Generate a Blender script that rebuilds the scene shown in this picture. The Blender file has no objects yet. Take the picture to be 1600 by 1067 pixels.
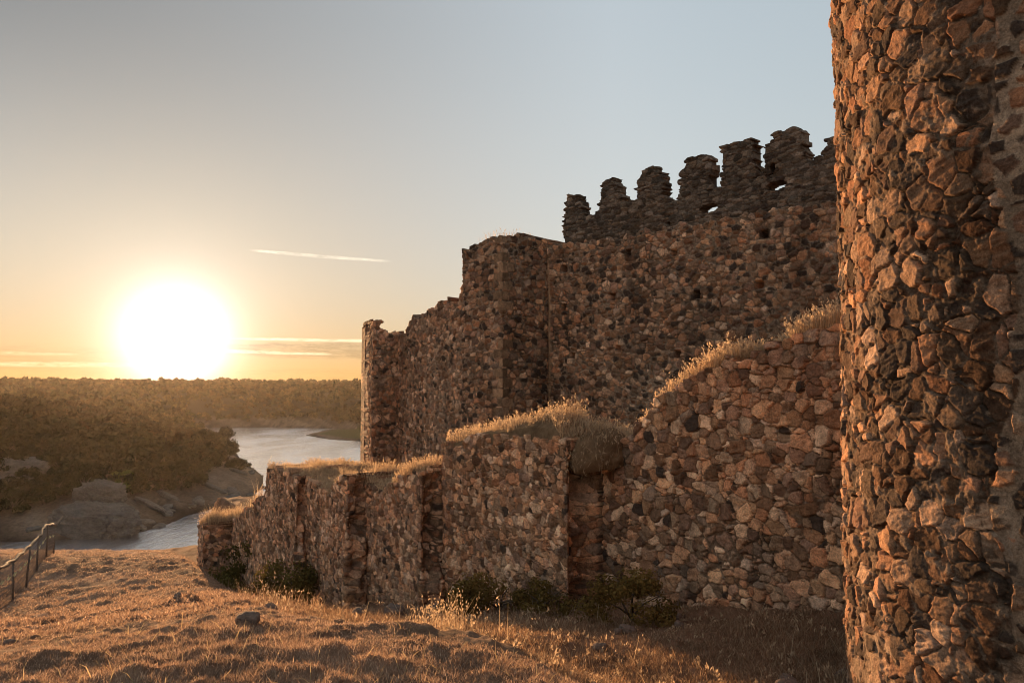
import bpy, math, random
import numpy as np
from mathutils import Vector

# ------------------------------------------------------------------ camera, sky, sun, exposure
scene = bpy.context.scene
COL = scene.collection
F = 1155.0                      # focal length in pixels of the 1600 px wide frame
PITCH = math.atan(72.0 / F)
cam_d = bpy.data.cameras.new('camera')
cam_d.lens = F / 1600 * 36
cam_d.sensor_width = 36
cam_d.clip_start = 0.05
cam_d.clip_end = 9000
cam = bpy.data.objects.new('camera', cam_d)
COL.objects.link(cam)
cam.rotation_euler = (math.pi / 2 + PITCH, 0, 0)
scene.camera = cam

SUN_AZ = math.radians(-25.4)    # measured from +Y towards +X
SUN_EL = math.radians(3.6)
SUN = np.array([math.sin(SUN_AZ) * math.cos(SUN_EL), math.cos(SUN_AZ) * math.cos(SUN_EL), math.sin(SUN_EL)])
sl = bpy.data.lights.new('sun', 'SUN')
sl.energy = 5.0
sl.angle = math.radians(0.6)
sl.color = (1.0, 0.56, 0.25)
so = bpy.data.objects.new('sun', sl)
COL.objects.link(so)
so.rotation_euler = Vector(SUN).to_track_quat('Z', 'Y').to_euler()

world = bpy.data.worlds.new('World')
scene.world = world
world.use_nodes = True
wt = world.node_tree
wt.nodes.clear()


class NT:
    """short helper around a node tree"""
    def __init__(s, tree):
        s.t = tree

    def n(s, kind, **kw):
        nd = s.t.nodes.new(kind)
        for k, v in kw.items():
            setattr(nd, k, v)
        return nd

    def put(s, sock, v):
        if isinstance(v, bpy.types.NodeSocket):
            s.t.links.new(v, sock)
        elif v is not None:
            sock.default_value = v

    def m(s, op, a, b=None, c=None, clamp=False):
        nd = s.n('ShaderNodeMath', operation=op, use_clamp=clamp)
        for i, v in enumerate((a, b, c)):
            s.put(nd.inputs[i], v)
        return nd.outputs[0]

    def mr(s, v, a, b, c=0.0, d=1.0, smooth=True):
        nd = s.n('ShaderNodeMapRange', interpolation_type='SMOOTHSTEP' if smooth else 'LINEAR')
        s.put(nd.inputs['Value'], v)
        for i, x in zip((1, 2, 3, 4), (a, b, c, d)):
            s.put(nd.inputs[i], x)
        return nd.outputs[0]

    def mix(s, f, a, b, mode='MIX'):
        nd = s.n('ShaderNodeMix', data_type='RGBA', blend_type=mode)
        s.put(nd.inputs[0], f)
        for i, v in ((6, a), (7, b)):
            if isinstance(v, tuple) and len(v) == 3:
                v = v + (1,)
            s.put(nd.inputs[i], v)
        return nd.outputs[2]

    def noise(s, vec, scale, detail=4, rough=0.55, dist=0.0):
        nd = s.n('ShaderNodeTexNoise')
        s.put(nd.inputs['Vector'], vec)
        nd.inputs['Scale'].default_value = scale
        nd.inputs['Detail'].default_value = detail
        nd.inputs['Roughness'].default_value = rough
        nd.inputs['Distortion'].default_value = dist
        return nd.outputs[0]

    def ramp(s, f, stops):
        nd = s.n('ShaderNodeValToRGB')
        el = nd.color_ramp.elements
        while len(el) < len(stops):
            el.new(0.5)
        for e, (p, c) in zip(el, stops):
            e.position = p
            e.color = c if len(c) == 4 else c + (1,)
        s.put(nd.inputs[0], f)
        return nd.outputs[0]

    def comb(s, x, y, z):
        nd = s.n('ShaderNodeCombineXYZ')
        for i, v in enumerate((x, y, z)):
            s.put(nd.inputs[i], v)
        return nd.outputs[0]


W = NT(wt)
sky = W.n('ShaderNodeTexSky', sky_type='NISHITA')
sky.sun_disc = False
sky.sun_elevation = SUN_EL
sky.sun_rotation = SUN_AZ
sky.altitude = 700
sky.air_density = 1.0
sky.dust_density = 1.3
sky.ozone_density = 1.0
tc = W.n('ShaderNodeTexCoord')
vd = W.n('ShaderNodeVectorMath', operation='NORMALIZE')
wt.links.new(tc.outputs['Generated'], vd.inputs[0])
sep = W.n('ShaderNodeSeparateXYZ')
wt.links.new(vd.outputs[0], sep.inputs[0])
dirx, diry, dirz = sep.outputs
dt = W.n('ShaderNodeVectorMath', operation='DOT_PRODUCT')
wt.links.new(vd.outputs[0], dt.inputs[0])
GA_, GE_ = math.radians(-24.5), math.radians(3.4)      # middle of the aureole
dt.inputs[1].default_value = (math.sin(GA_) * math.cos(GE_), math.cos(GA_) * math.cos(GE_), math.sin(GE_))
ang = W.m('DEGREES' if False else 'MULTIPLY', W.m('ARCCOSINE', W.m('MINIMUM', dt.outputs['Value'], 0.999999)), 57.2958)
el = W.m('MULTIPLY', W.m('ARCSINE', dirz), 57.2958)
az = W.m('MULTIPLY', W.m('ARCTAN2', dirx, diry), 57.2958)
elp = W.m('MAXIMUM', el, 0.0)
# aureole round the sun: a hot core, a warm ring, a broad veil
def gauss(x, sig, amp):
    q = W.m('DIVIDE', x, sig)
    return W.m('MULTIPLY', W.m('EXPONENT', W.m('MULTIPLY', W.m('MULTIPLY', q, q), -1.0)), amp)
def expo(x, sig, amp):
    return W.m('MULTIPLY', W.m('EXPONENT', W.m('DIVIDE', x, -sig)), amp)
core = W.m('ADD', gauss(ang, 2.9, 0.9), expo(ang, 2.6, 0.5))
ring = expo(ang, 6.5, 0.15)
veil = expo(ang, 14.0, 0.035)
# warm low band towards the sun side
side = W.mr(ang, 48.0, 2.0, 0.12, 1.0)
band = W.m('MULTIPLY', W.m('MULTIPLY', expo(elp, 3.5, 0.02), side), 1.0)
# thin streaks of cloud, laid in azimuth / elevation
def streak(az0, az1, e0, slope, half, soft, amp, seed):
    x = W.m('ADD', W.m('MULTIPLY', az, 0.30), seed)
    y = W.m('MULTIPLY', el, 2.6)
    ns = W.noise(W.comb(x, y, seed), 1.0, 6, 0.65, 0.4)
    ctr = W.m('ADD', W.m('MULTIPLY', W.m('SUBTRACT', az, az0), slope), e0)
    ctr = W.m('ADD', ctr, W.m('MULTIPLY', W.m('SUBTRACT', ns, 0.5), half * 2.2))
    dd = W.m('ABSOLUTE', W.m('SUBTRACT', el, ctr))
    mid = (az0 + az1) / 2
    hw = (az1 - az0) / 2
    taper = W.m('SUBTRACT', 1.0, W.m('DIVIDE', W.m('ABSOLUTE', W.m('SUBTRACT', az, mid)), hw), clamp=True)
    tw = W.m('MULTIPLY', W.m('POWER', taper, 0.6), half)
    msk = W.mr(dd, tw, W.m('ADD', tw, soft), 1.0, 0.0)
    msk = W.m('MULTIPLY', msk, W.mr(taper, 0.0, 0.25))
    msk = W.m('MULTIPLY', msk, W.mr(ns, 0.25, 0.62, 0.25, 1.0))
    wisp = W.noise(W.comb(W.m('MULTIPLY', az, 0.9), W.m('ADD', W.m('MULTIPLY', el, 7.0), W.m('MULTIPLY', az, 0.25)), seed + 3.3), 1.0, 7, 0.7, 0.8)
    msk = W.m('MULTIPLY', msk, W.mr(wisp, 0.30, 0.62, 0.15, 1.0))
    return W.m('MULTIPLY', msk, amp)
c1 = streak(-20.0, -9.0, 10.0, -0.035, 0.07, 0.10, 0.29, 3.1)
c2 = streak(-22.0, 8.0, 3.55, 0.0, 0.07, 0.10, 0.42, 7.7)
c3 = streak(-27.0, -13.0, 2.75, -0.02, 0.06, 0.10, 0.39, 1.9)
c4 = streak(-38.0, -25.0, 1.45, 0.01, 0.10, 0.12, 0.21, 5.2)
c5 = streak(-39.0, -30.0, 2.15, 0.01, 0.05, 0.10, 0.18, 9.4)
d1 = streak(-24.0, 16.0, 2.75, 0.0, 0.60, 0.35, 0.32, 12.3)
d2 = streak(-46.0, -22.0, 1.75, 0.01, 0.55, 0.5, 0.12, 15.8)
d3 = streak(-46.0, 10.0, 0.9, 0.0, 0.3, 0.4, 0.10, 21.8)
bright = W.m('ADD', W.m('ADD', c1, c2), W.m('ADD', c3, W.m('ADD', c4, c5)))
dark = W.m('SUBTRACT', 1.0, W.m('MAXIMUM', d1, W.m('MAXIMUM', d2, d3)))
SKYS = 0.0615
# the sky photographs flatter than it is: compress its range
gm = W.n('ShaderNodeGamma')
gm.inputs[1].default_value = 0.27
wt.links.new(sky.outputs[0], gm.inputs[0])
sc1 = W.n('ShaderNodeHueSaturation')
sc1.inputs['Saturation'].default_value = 1.25
sc1.inputs['Value'].default_value = 4.3
wt.links.new(gm.outputs[0], sc1.inputs['Color'])
low_w = W.m('MULTIPLY', expo(elp, 5.0, 1.0), side)
base_c = W.mix(low_w, sc1.outputs[0], W.mix(1.0, sc1.outputs[0], (0.80, 0.45, 0.17), 'MULTIPLY'))
base_c = W.mix(W.mr(el, 8.0, 30.0), base_c, W.mix(1.0, base_c, (0.98, 1.01, 1.03), 'MULTIPLY'))
hi = W.m('MULTIPLY', W.m('MULTIPLY', W.mr(el, 6.0, 30.0), W.mr(el, 38.0, 60.0, 1.0, 0.0)), W.mr(az, 8.0, -45.0, 0.0, 0.72, smooth=False))
hi = W.m('MULTIPLY', hi, W.mr(az, -85.0, -48.0))
base_c = W.mix(1.0, base_c, W.m('SUBTRACT', 1.04, hi), 'MULTIPLY')
base_c = W.mix(1.0, base_c, W.mr(ang, 4.0, 40.0, 0.69, 1.0), 'MULTIPLY')
base_c = W.mix(1.0, base_c, W.mr(ang, 70.0, 160.0, 1.0, 0.85), 'MULTIPLY')
base_c = W.mix(1.0, base_c, dark, 'MULTIPLY')
bg1 = W.n('ShaderNodeBackground')
wt.links.new(base_c, bg1.inputs[0])
bg1.inputs[1].default_value = SKYS
def bgadd(colr, stren, prev):
    b = W.n('ShaderNodeBackground')
    b.inputs[0].default_value = colr + (1,)
    wt.links.new(stren, b.inputs[1])
    a = W.n('ShaderNodeAddShader')
    wt.links.new(prev, a.inputs[0])
    wt.links.new(b.outputs[0], a.inputs[1])
    return a.outputs[0]
sh = bg1.outputs[0]
sh = bgadd((1.0, 0.94, 0.90), core, sh)
sh = bgadd((1.0, 0.76, 0.58), W.m('MULTIPLY', ring, dark), sh)
sh = bgadd((1.0, 0.90, 0.78), veil, sh)
sh = bgadd((1.0, 0.55, 0.18), W.m('MULTIPLY', band, dark), sh)
sh = bgadd((1.0, 0.86, 0.62), bright, sh)
wo = W.n('ShaderNodeOutputWorld')
wt.links.new(sh, wo.inputs[0])

scene.view_settings.view_transform = 'Standard'
scene.view_settings.look = 'None'
scene.view_settings.exposure = 0.92
scene.view_settings.gamma = 1.0
scene.cycles.max_bounces = 6
scene.cycles.diffuse_bounces = 3
scene.cycles.glossy_bounces = 3
scene.cycles.transmission_bounces = 4
scene.cycles.transparent_max_bounces = 4
scene.cycles.volume_bounces = 0
scene.cycles.use_denoising = True
scene.cycles.filter_width = 0.95
scene.cycles.sample_clamp_indirect = 4.0

# ------------------------------------------------------------------ small numeric helpers
rng = np.random.default_rng(7)


def pt(px, py, Y):
    """a pixel of the 1600 x 1067 frame at forward distance Y -> point"""
    u = (px - 800.0) / F
    v = (533.5 - py) / F
    k = Y / (math.cos(PITCH) - v * math.sin(PITCH))
    return np.array([u * k, Y, (math.sin(PITCH) + v * math.cos(PITCH)) * k])


def sst(a, b, x):
    t = np.clip((x - a) / (b - a), 0, 1)
    return t * t * (3 - 2 * t)


def _h(i, j, k):
    n = (i.astype(np.int64) * 73856093) ^ (j.astype(np.int64) * 19349663) ^ (np.int64(k) * 83492791 if np.isscalar(k) else k.astype(np.int64) * 83492791)
    n = (n ^ (n >> 13)) * 1274126177 & 0x7fffffff
    n = (n ^ (n >> 15)) * 668265263 & 0x7fffffff
    n = n ^ (n >> 13)
    return (n & 0xffffff).astype(np.float32) / 16777216.0


def vnoise(x, y, z):
    """value noise, -1..1"""
    x = np.asarray(x, np.float32); y = np.asarray(y, np.float32); z = np.asarray(z, np.float32) + np.zeros_like(x)
    xi, yi, zi = np.floor(x), np.floor(y), np.floor(z)
    fx, fy, fz = x - xi, y - yi, z - zi
    fx = fx * fx * fx * (fx * (fx * 6 - 15) + 10); fy = fy * fy * fy * (fy * (fy * 6 - 15) + 10); fz = fz * fz * (3 - 2 * fz)
    xi = xi.astype(np.int64); yi = yi.astype(np.int64); zi = zi.astype(np.int64)
    r = 0
    for a in (0, 1):
        wx = fx if a else 1 - fx
        for b in (0, 1):
            wy = fy if b else 1 - fy
            for c in (0, 1):
                wz = fz if c else 1 - fz
                r = r + wx * wy * wz * _h(xi + a, yi + b, zi + c)
    return r * 2 - 1


def fbm(x, y, z=0.0, o=4, g=0.5):
    r = 0; a = 1.0; s = 0
    for k in range(o):
        f = 2.03 ** k
        r = r + a * vnoise(np.asarray(x) * f + 17.3 * k, np.asarray(y) * f - 9.1 * k, np.asarray(z) * f + 5.7 * k)
        s += a; a *= g
    return r / s


# ------------------------------------------------------------------ object helpers
def link(o, parent=None):
    COL.objects.link(o)
    if parent is not None:
        o.parent = parent
    return o


def tag(o, label=None, cat=None, group=None, kind=None):
    if label: o['label'] = label
    if cat: o['category'] = cat
    if group: o['group'] = group
    if kind: o['kind'] = kind
    return o


def thing(name, label, cat, loc=(0, 0, 0), group=None):
    o = bpy.data.objects.new(name, None)
    o.empty_display_size = 0.3
    o.location = loc
    return tag(link(o), label, cat, group)


def mesh_obj(name, verts, faces, mat, parent=None, colors=None, smooth=True):
    """faces: list of (n,k) int arrays"""
    me = bpy.data.meshes.new(name)
    verts = np.ascontiguousarray(verts, np.float32)
    if isinstance(faces, np.ndarray):
        faces = [faces]
    faces = [f for f in faces if len(f)]
    nl = sum(f.size for f in faces)
    nf = sum(len(f) for f in faces)
    me.vertices.add(len(verts)); me.loops.add(nl); me.polygons.add(nf)
    me.vertices.foreach_set('co', verts.ravel())
    me.loops.foreach_set('vertex_index', np.concatenate([f.ravel() for f in faces]).astype(np.int32))
    st = []; p = 0
    for f in faces:
        st.append(p + np.arange(len(f)) * f.shape[1]); p += f.size
    me.polygons.foreach_set('loop_start', np.concatenate(st).astype(np.int32))
    me.update(calc_edges=True)
    me.polygons.foreach_set('use_smooth', np.full(nf, smooth))
    if colors is not None:
        a = me.attributes.new('tint', 'FLOAT_COLOR', 'POINT')
        c = np.ones((len(verts), 4), np.float32); c[:, :3] = colors
        a.data.foreach_set('color', c.ravel())
    me.materials.append(mat)
    me.validate()
    return link(bpy.data.objects.new(name, me), parent)


def newmat(name):
    m = bpy.data.materials.new(name)
    m.use_nodes = True
    m.node_tree.nodes.clear()
    return m, NT(m.node_tree)


def finish(N, shader):
    o = N.n('ShaderNodeOutputMaterial')
    N.t.links.new(shader, o.inputs[0])


def bsdf(N, color, rough=0.9, spec=0.2, normal=None):
    b = N.n('ShaderNodeBsdfPrincipled')
    N.put(b.inputs['Base Color'], color if not isinstance(color, tuple) else color + (1,))
    N.put(b.inputs['Roughness'], rough)
    N.put(b.inputs['Specular IOR Level'], spec)
    if normal is not None:
        N.t.links.new(normal, b.inputs['Normal'])
    return b.outputs[0]


def bump(N, h, strength, dist):
    b = N.n('ShaderNodeBump')
    b.inputs['Strength'].default_value = strength
    b.inputs['Distance'].default_value = dist
    N.t.links.new(h, b.inputs['Height'])
    return b.outputs[0]


def tint(N):
    a = N.n('ShaderNodeAttribute')
    a.attribute_name = 'tint'
    return a.outputs['Color']


def objco(N):
    return N.n('ShaderNodeTexCoord').outputs['Object']


# ------------------------------------------------------------------ materials
def stone_material(name, fine, lichen=0.55):
    m, N = newmat(name)
    co = objco(N)
    c = tint(N)
    n1 = N.noise(co, 9 * fine, 6, 0.65)
    n2 = N.noise(co, 38 * fine, 5, 0.7)
    n3 = N.noise(co, 1.1, 4, 0.6)
    n4 = N.noise(co, 120 * fine, 3, 0.7)
    mpv = N.n('ShaderNodeMapping'); mpv.inputs['Scale'].default_value = (1.6, 1.6, 0.28)
    N.t.links.new(co, mpv.inputs[0])
    c = N.mix(1.0, c, N.ramp(N.noise(mpv.outputs[0], 1.0, 5, 0.6), [(0.3, (0.62, 0.60, 0.58)), (0.52, (1.0, 1.0, 1.0)), (0.75, (1.2, 1.17, 1.13))]), 'MULTIPLY')
    c = N.mix(1.0, c, N.ramp(n4, [(0.3, (0.62, 0.61, 0.6)), (0.7, (1.32, 1.3, 1.28))]), 'MULTIPLY')
    c = N.mix(1.0, c, N.ramp(n1, [(0.22, (0.45, 0.42, 0.40)), (0.5, (0.95, 0.93, 0.9)), (0.78, (1.5, 1.42, 1.3))]), 'MULTIPLY')
    c = N.mix(1.0, c, N.ramp(n2, [(0.28, (0.45, 0.43, 0.41)), (0.5, (0.98, 0.96, 0.94)), (0.72, (1.4, 1.36, 1.3))]), 'MULTIPLY')
    # grey lichen and dark weathering in patches of their own
    lich = N.m('MULTIPLY', N.mr(n3, 0.52, 0.72), N.mr(n2, 0.48, 0.66))
    c = N.mix(N.m('MULTIPLY', lich, lichen), c, (0.22, 0.20, 0.175))
    c = N.mix(N.m('MULTIPLY', N.mr(N.noise(co, 2.3, 5, 0.65), 0.56, 0.74), 0.5), c, (0.05, 0.04, 0.035))
    hh = N.m('ADD', N.m('MULTIPLY', n1, 0.6), N.m('MULTIPLY', n2, 0.4))
    finish(N, bsdf(N, c, 0.92, 0.12, bump(N, hh, 0.9, 0.04 / fine)))
    return m


M_TOWER = stone_material('tower_stone', 1.6, 0.8)
M_WALL = stone_material('wall_stone', 1.2)
M_UPPER = stone_material('castle_stone', 0.9)


def straw_material(name, a, b, trans=0.45):
    m, N = newmat(name)
    c = N.mix(1.0, tint(N), N.ramp(N.noise(objco(N), 1.3, 3), [(0.3, a), (0.7, b)]), 'MULTIPLY')
    d = N.n('ShaderNodeBsdfDiffuse'); t = N.n('ShaderNodeBsdfTranslucent')
    N.t.links.new(c, d.inputs[0]); N.t.links.new(c, t.inputs[0])
    mx = N.n('ShaderNodeMixShader'); mx.inputs[0].default_value = trans
    N.t.links.new(d.outputs[0], mx.inputs[1]); N.t.links.new(t.outputs[0], mx.inputs[2])
    finish(N, mx.outputs[0])
    return m


M_STRAW = straw_material('dry_grass', (0.75, 0.72, 0.7), (1.1, 1.05, 1.0), 0.5)


def leaf_material(name, a, b, trans=0.3):
    m, N = newmat(name)
    oi = N.n('ShaderNodeObjectInfo').outputs['Random']
    v = N.m('ADD', N.m('MULTIPLY', oi, 0.55), N.m('MULTIPLY', N.noise(objco(N), 0.9, 3), 0.45))
    c = N.mix(1.0, tint(N), N.ramp(v, [(0.2, a), (0.8, b)]), 'MULTIPLY')
    d = N.n('ShaderNodeBsdfDiffuse'); t = N.n('ShaderNodeBsdfTranslucent')
    N.t.links.new(c, d.inputs[0]); N.t.links.new(c, t.inputs[0])
    mx = N.n('ShaderNodeMixShader'); mx.inputs[0].default_value = trans
    N.t.links.new(d.outputs[0], mx.inputs[1]); N.t.links.new(t.outputs[0], mx.inputs[2])
    finish(N, mx.outputs[0])
    return m


M_OAK = leaf_material('oak_leaves', (0.036, 0.030, 0.014), (0.072, 0.052, 0.024), 0.08)
M_BUSH = leaf_material('bush_leaves', (0.125, 0.100, 0.030), (0.20, 0.125, 0.04), 0.4)
M_BRIGHT = leaf_material('fresh_leaves', (0.10, 0.11, 0.03), (0.13, 0.13, 0.04))
m, N = newmat('bark')
nb = N.noise(objco(N), 14, 5)
finish(N, bsdf(N, N.ramp(nb, [(0.3, (0.05, 0.035, 0.025)), (0.7, (0.15, 0.11, 0.08))]), 0.95, 0.1, bump(N, nb, 0.8, 0.02)))
M_BARK = m
m, N = newmat('ground')
co = objco(N)
g1 = N.noise(co, 1.6, 6, 0.65); g2 = N.noise(co, 14, 6, 0.7); g3 = N.noise(co, 60, 4, 0.7)
c = N.mix(1.0, tint(N), N.ramp(g1, [(0.25, (0.6, 0.56, 0.54)), (0.7, (1.3, 1.25, 1.2))]), 'MULTIPLY')
c = N.mix(1.0, c, N.ramp(g2, [(0.25, (0.6, 0.55, 0.5)), (0.7, (1.3, 1.28, 1.25))]), 'MULTIPLY')
finish(N, bsdf(N, c, 0.97, 0.08, bump(N, N.m('ADD', N.m('MULTIPLY', g2, 0.65), N.m('MULTIPLY', g3, 0.35)), 1.0, 0.07)))
M_GROUND = m
m, N = newmat('rock')
co = objco(N)
mp = N.n('ShaderNodeMapping'); mp.inputs['Rotation'].default_value = (0.3, 0.5, 0); mp.inputs['Scale'].default_value = (1, 1, 4)
N.t.links.new(co, mp.inputs[0])
r1 = N.noise(mp.outputs[0], 0.35, 8, 0.7); r2 = N.noise(co, 2.5, 6, 0.7)
c = N.ramp(r1, [(0.3, (0.07, 0.055, 0.046)), (0.52, (0.15, 0.125, 0.105)), (0.75, (0.23, 0.195, 0.165))])
c = N.mix(0.5, c, N.ramp(r2, [(0.3, (0.055, 0.045, 0.038)), (0.7, (0.19, 0.16, 0.135))]))
finish(N, bsdf(N, c, 0.95, 0.1, bump(N, N.m('ADD', r1, r2), 0.8, 0.25)))
M_ROCK = m
m, N = newmat('dark_stone')
co = objco(N); r2 = N.noise(co, 25, 6, 0.7)
finish(N, bsdf(N, N.ramp(r2, [(0.3, (0.10, 0.068, 0.052)), (0.7, (0.24, 0.165, 0.125))]), 0.95, 0.1, bump(N, r2, 0.8, 0.01)))
M_STONE = m
m, N = newmat('water')
co = objco(N)
mp = N.n('ShaderNodeMapping'); mp.inputs['Scale'].default_value = (1.0, 0.45, 1.0); mp.inputs['Rotation'].default_value = (0, 0, 0.5)
N.t.links.new(co, mp.inputs[0])
w1 = N.noise(mp.outputs[0], 0.6, 6, 0.65, 0.5); w2 = N.noise(mp.outputs[0], 0.06, 3, 0.5, 0.8)
hb = N.m('MULTIPLY', w1, 0.8)
nrm = bump(N, hb, 0.40, 0.8)
gl = N.n('ShaderNodeBsdfGlossy'); gl.inputs['Color'].default_value = (0.95, 0.96, 1.0, 1)
N.t.links.new(N.mr(w2, 0.35, 0.65, 0.14, 0.24), gl.inputs['Roughness']); N.t.links.new(nrm, gl.inputs['Normal'])
df = N.n('ShaderNodeBsdfDiffuse'); df.inputs['Color'].default_value = (0.24, 0.24, 0.23, 1)
lw = N.n('ShaderNodeLayerWeight'); lw.inputs['Blend'].default_value = 0.5
N.t.links.new(nrm, lw.inputs['Normal'])
mx = N.n('ShaderNodeMixShader')
N.t.links.new(N.mr(lw.outputs['Facing'], 0.2, 0.7, 0.15, 0.97), mx.inputs[0])
N.t.links.new(df.outputs[0], mx.inputs[1]); N.t.links.new(gl.outputs[0], mx.inputs[2])
finish(N, mx.outputs[0])
M_WATER = m
m, N = newmat('weathered_wood')
wv = N.noise(objco(N), 22, 6, 0.7)
finish(N, bsdf(N, N.ramp(wv, [(0.3, (0.07, 0.055, 0.042)), (0.7, (0.22, 0.17, 0.13))]), 0.85, 0.2, bump(N, wv, 0.7, 0.01)))
M_WOOD = m
m, N = newmat('rusty_wire')
finish(N, bsdf(N, N.ramp(N.noise(objco(N), 30, 3), [(0.3, (0.08, 0.065, 0.055)), (0.7, (0.16, 0.13, 0.11))]), 0.6, 0.3))
M_WIRE = m
m, N = newmat('fence_tape')
tp = N.noise(objco(N), 3, 2)
d = N.n('ShaderNodeBsdfDiffuse'); t = N.n('ShaderNodeBsdfTranslucent'); mx = N.n('ShaderNodeMixShader')
for q in (d, t): N.t.links.new(N.ramp(tp, [(0.3, (0.75, 0.68, 0.35)), (0.7, (0.85, 0.80, 0.5))]), q.inputs[0])
mx.inputs[0].default_value = 0.6
N.t.links.new(d.outputs[0], mx.inputs[1]); N.t.links.new(t.outputs[0], mx.inputs[2])
finish(N, mx.outputs[0])
M_TAPE = m

# ------------------------------------------------------------------ masonry
PAL = np.array([(0.430, 0.268, 0.172), (0.360, 0.250, 0.180), (0.400, 0.295, 0.215), (0.490, 0.330, 0.215), (0.300, 0.200, 0.150), (0.420, 0.270, 0.180),
                (0.560, 0.440, 0.335), (0.400, 0.225, 0.140), (0.220, 0.155, 0.122), (0.380, 0.305, 0.250), (0.460, 0.350, 0.260), (0.360, 0.235, 0.160)], np.float32)
PAL = PAL * np.array([1.20, 1.03, 0.94], np.float32)
PAL_LOW = PAL * np.array([1.10, 1.10, 1.08], np.float32)
PAL_TOWER = PAL * np.array([0.74, 0.73, 0.73], np.float32)


def masonry(S, Z, cw, ch, seed, jit=0.40, drop=0.10, pw=2.0, wmax=1.2, wpow=1.6, warp=0.03, rot=0.2,
            depth=0.05, prot=0.05, joint=0.016, gap=0.003, fill=0.35, rough=0.010, pal=PAL, mortar=(0.235, 0.165, 0.115), dark=0.13, layer=0.6, tilt=0.30, jz=0.6, rubble=0.0, vmin=0.42, vmax=1.50, gvar=1.0):
    """height, tint and stone centre for every point of a wall laid out flat in metres (a power diagram of stones)"""
    S = np.asarray(S, np.float32); Z = np.asarray(Z, np.float32)
    k = 1.0 / cw
    s = S + warp * (fbm(S * k * 0.9, Z * k * 0.9, seed + 0.3, 2) + 0.45 * fbm(S * k * 3.5, Z * k * 3.5, seed + 2.3, 3))
    z = Z + warp * (fbm(S * k * 0.9 + 31, Z * k * 0.9, seed + 4.3, 2) + 0.45 * fbm(S * k * 3.5, Z * k * 3.5, seed + 7.3, 3))
    z = z + 0.45 * ch * vnoise(Z / (2.3 * ch) + 3, Z * 0 + seed, 1.0) + 0.02 * fbm(S * 0.7, Z * 0.7, seed + 9.0, 2)
    j0 = np.floor(z / ch).astype(np.int64)
    big = np.float32(1e3)
    F1 = np.full(S.shape, big, np.float32); F2 = np.full(S.shape, big, np.float32)
    zero = np.zeros(S.shape, np.float32)
    cx1, cz1, cx2, cz2 = zero.copy(), zero.copy(), zero.copy(), zero.copy()
    bi = np.zeros(S.shape, np.int64); bj = np.zeros(S.shape, np.int64)
    for dj in (-2, -1, 0, 1, 2):
        j = j0 + dj
        off = _h(j, j * 0, seed + 1) * cw
        i0 = np.floor((s - off) / cw).astype(np.int64)
        for di in (-2, -1, 0, 1, 2):
            i = i0 + di
            cx = (i + 0.5 + jit * (2 * _h(i, j, seed + 2) - 1)) * cw + off
            cz = (j + 0.5 + jit * jz * (2 * _h(i, j, seed + 3) - 1)) * ch
            w = wmax * _h(i, j, seed + 4) ** wpow
            a = (_h(i, j, seed + 6) - 0.5) * 2 * rot
            dx = s - cx; dz = z - cz
            ex = (dx + a * dz) / cw; ez = (dz - a * dx) / ch
            if pw == 2.0:
                d = ex * ex + ez * ez
            else:
                d = (np.abs(ex) ** pw + np.abs(ez) ** pw) ** (2 / pw)
            d = (d - w + np.where(_h(i, j, seed + 7) < drop, 50, 0)).astype(np.float32)
            b = d < F1
            b2 = (~b) & (d < F2)
            F2 = np.where(b, F1, np.where(b2, d, F2))
            cx2 = np.where(b, cx1, np.where(b2, cx, cx2)); cz2 = np.where(b, cz1, np.where(b2, cz, cz2))
            F1 = np.where(b, d, F1); cx1 = np.where(b, cx, cx1); cz1 = np.where(b, cz, cz1)
            bi = np.where(b, i, bi); bj = np.where(b, j, bj)
    sep_ = np.sqrt(((cx2 - cx1) / cw) ** 2 + ((cz2 - cz1) / ch) ** 2) + 0.15
    e = (F2 - F1) / (2 * sep_) * 0.5 * (cw + ch)
    ra, rb, rc, rd = (_h(bi, bj, seed + 11 + q) for q in range(4))
    gap = gap + 0.010 * sst(0.05, 0.5, fbm(S * 1.6, Z * 1.6, seed + 60.0, 3)) * gvar
    ed = np.clip((e - gap) / joint, 0, 1)
    prof = 1 - (1 - ed) ** 2.6
    dx1 = s - cx1; dz1 = z - cz1
    n1 = fbm(S * 9, Z * 9, seed + rc * 50, 4, 0.6)
    n2 = fbm((S + (ra - 0.5) * Z) * 5 + 5, (Z + (ra - 0.5) * S) * 26, seed + 40 + rc * 9, 3, 0.6)
    hs = prot * (rc - 0.25) + (ra - 0.5) * 2 * tilt * dx1 + (rb - 0.5) * 2 * tilt * dz1 + rough * (n1 * 1.5 + n2 * layer)
    h = -depth + prof * (depth + hs)
    nm = fbm(S * 13, Z * 13, seed + 70, 4, 0.65)
    hm = -depth * (1 - fill) + rough * (1.1 + 2.0 * rubble) * nm + depth * 0.35 * fbm(S * 2.1, Z * 2.1, seed + 71, 3)
    ismort = sst(-0.003, 0.006, hm - h)
    h = np.maximum(h, hm)
    ci = (rd * len(pal)).astype(int) % len(pal)
    col = pal[ci] * (vmin + (vmax - vmin) * _h(bi, bj, seed + 17) ** 1.25)[:, None]
    col = np.where((_h(bi, bj, seed + 18) < dark)[:, None], np.array([0.085, 0.060, 0.048], np.float32), col)
    mv = (0.8 + 0.5 * fbm(S * 1.3, Z * 1.3, seed + 80, 3))[:, None]
    mc = np.array(mortar, np.float32) * mv
    mc = mc * (1 - 0.55 * rubble * sst(0.05, -0.35, nm))[:, None] * (1 + 0.5 * rubble * sst(0.15, 0.5, nm))[:, None]
    col = col * (1 - ismort[:, None]) + mc * ismort[:, None]
    return h, col, cx1, cz1


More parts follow.
